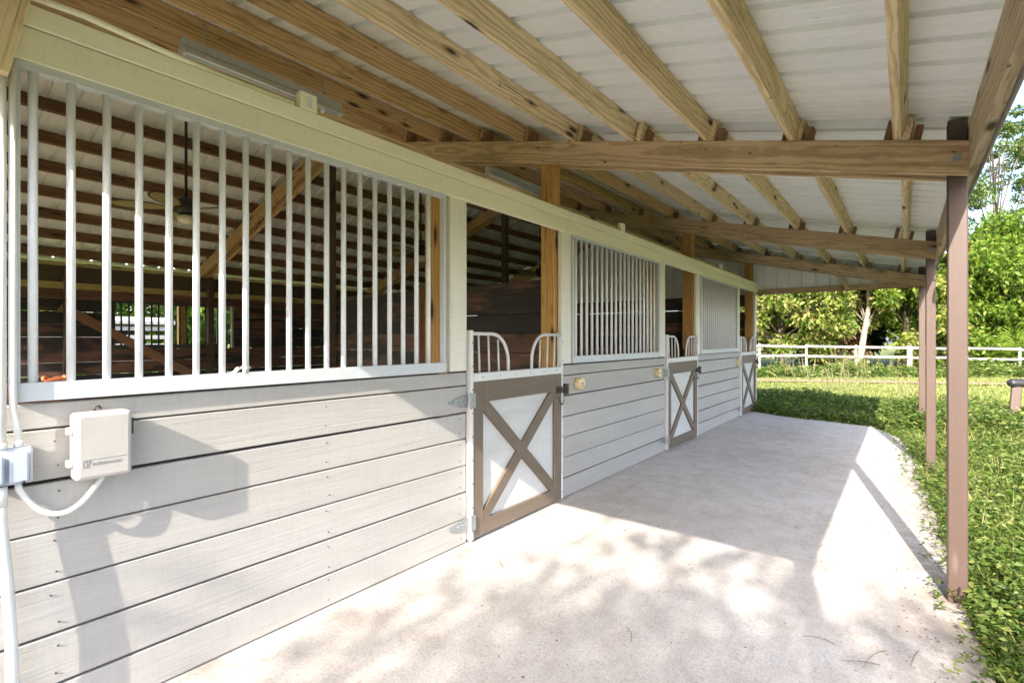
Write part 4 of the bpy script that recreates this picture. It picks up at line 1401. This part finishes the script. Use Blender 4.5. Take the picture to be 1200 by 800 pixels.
# tall dry stalks standing in the lawn
st = []
for (u, d, n, h) in ((968, 14.5, 16, 1.25), (1000, 14.0, 10, 0.95), (930, 20.0, 30, 1.0), (990, 20.4, 40, 1.2), (1040, 20.5, 24, 1.0), (1026, 13.6, 8, 0.8)):
    c = at(u, 0, d)
    P = np.array([c.x, c.y]) + rng.normal(size=(n, 2)) * 0.5
    B = np.column_stack([P, np.full(n, -0.1)])
    D = np.column_stack([rng.normal(size=(n, 2)) * 0.16, np.ones(n)])
    D /= np.linalg.norm(D, axis=1, keepdims=True)
    L = h * rng.uniform(0.4, 1.1, n)
    st.append(leaves(B, D, L, np.full(n, 0.012), 0.2))
    m = n * 7
    i2 = rng.integers(0, n, m)
    f = rng.uniform(0.35, 1.0, m)
    az = rng.uniform(0, 6.28, m)
    D2 = np.stack([np.cos(az) * 0.7, np.sin(az) * 0.7, np.full(m, 0.5)], 1)
    st.append(leaves(B[i2] + D[i2] * (L[i2] * f)[:, None], D2, rng.uniform(0.05, 0.14, m), np.full(m, 0.012), 0.2))
V, T = catV(st)
tag(put('tall_stalks', np_mesh('tall_stalks', V, T, 'dry')), 'tall dry weed stalks standing in the lawn before the fence', 'weed stalks', kind='stuff')

# leaf litter and twigs on the slab
n = 420
P = np.stack([rng.uniform(0.8, 10.2, n), rng.uniform(-2.6, -0.05, n)], 1)
edge = np.stack([rng.uniform(2.2, 8.0, 520), -2.62 + np.abs(rng.normal(size=520)) * 0.16], 1)
P = np.concatenate([P[:200], edge])
P = P[inside_slab(P)]
n = len(P)
az = rng.uniform(0, 6.28, n)
D = np.stack([np.cos(az), np.sin(az), np.full(n, 0.12)], 1)
B = np.column_stack([P, 0.03 * P[:, 1] + 0.004])
L = rng.uniform(0.006, 0.02, n)
V1 = leaves(B, D, L, L * 0.22, 0.15)
LIT = [([tuple(v) for v in V1[0]], [tuple(int(q) for q in f) for f in V1[1]])]
tw = [(2.0, -1.9, 0.20, 0.9), (1.95, -2.05, 0.24, -0.1), (2.25, -1.35, 0.14, 0.4), (2.95, -2.3, 0.30, 2.6), (3.05, -2.42, 0.24, 2.9), (2.8, -2.28, 0.2, 2.2), (2.45, -0.42, 0.18, 1.2), (4.9, -1.55, 0.16, 0.2), (4.1, -1.9, 0.18, -0.3), (6.4, -0.8, 0.2, 1.0), (2.85, -2.1, 0.16, 1.6), (5.6, -1.2, 0.22, 0.5), (7.2, -1.9, 0.3, -0.4), (7.6, -2.1, 0.3, -0.2), (8.6, -1.0, 0.2, 0.1)]
for i, (x, y, l, a) in enumerate(tw):
    l *= 0.8
    pts = []
    for j in range(5):
        s = j / 4.0
        xx, yy = x + l * s * math.cos(a + 0.25 * s * math.sin(7 * i)), y + l * s * math.sin(a + 0.25 * s * math.sin(7 * i))
        pts.append((xx, yy, 0.03 * yy + 0.006 + 0.01 * math.sin(3 * s)))
    V, F = tube_geo(pts, [0.0014, 0.0014, 0.0012, 0.0010, 0.0006], 5)
    LIT.append((V, F))
V, F = join_geo(LIT)
tag(put('leaf_litter', mesh_from(V, F, 'litter')), 'scattered dry leaf bits and thin twigs on the concrete slab', 'leaf litter', kind='stuff')
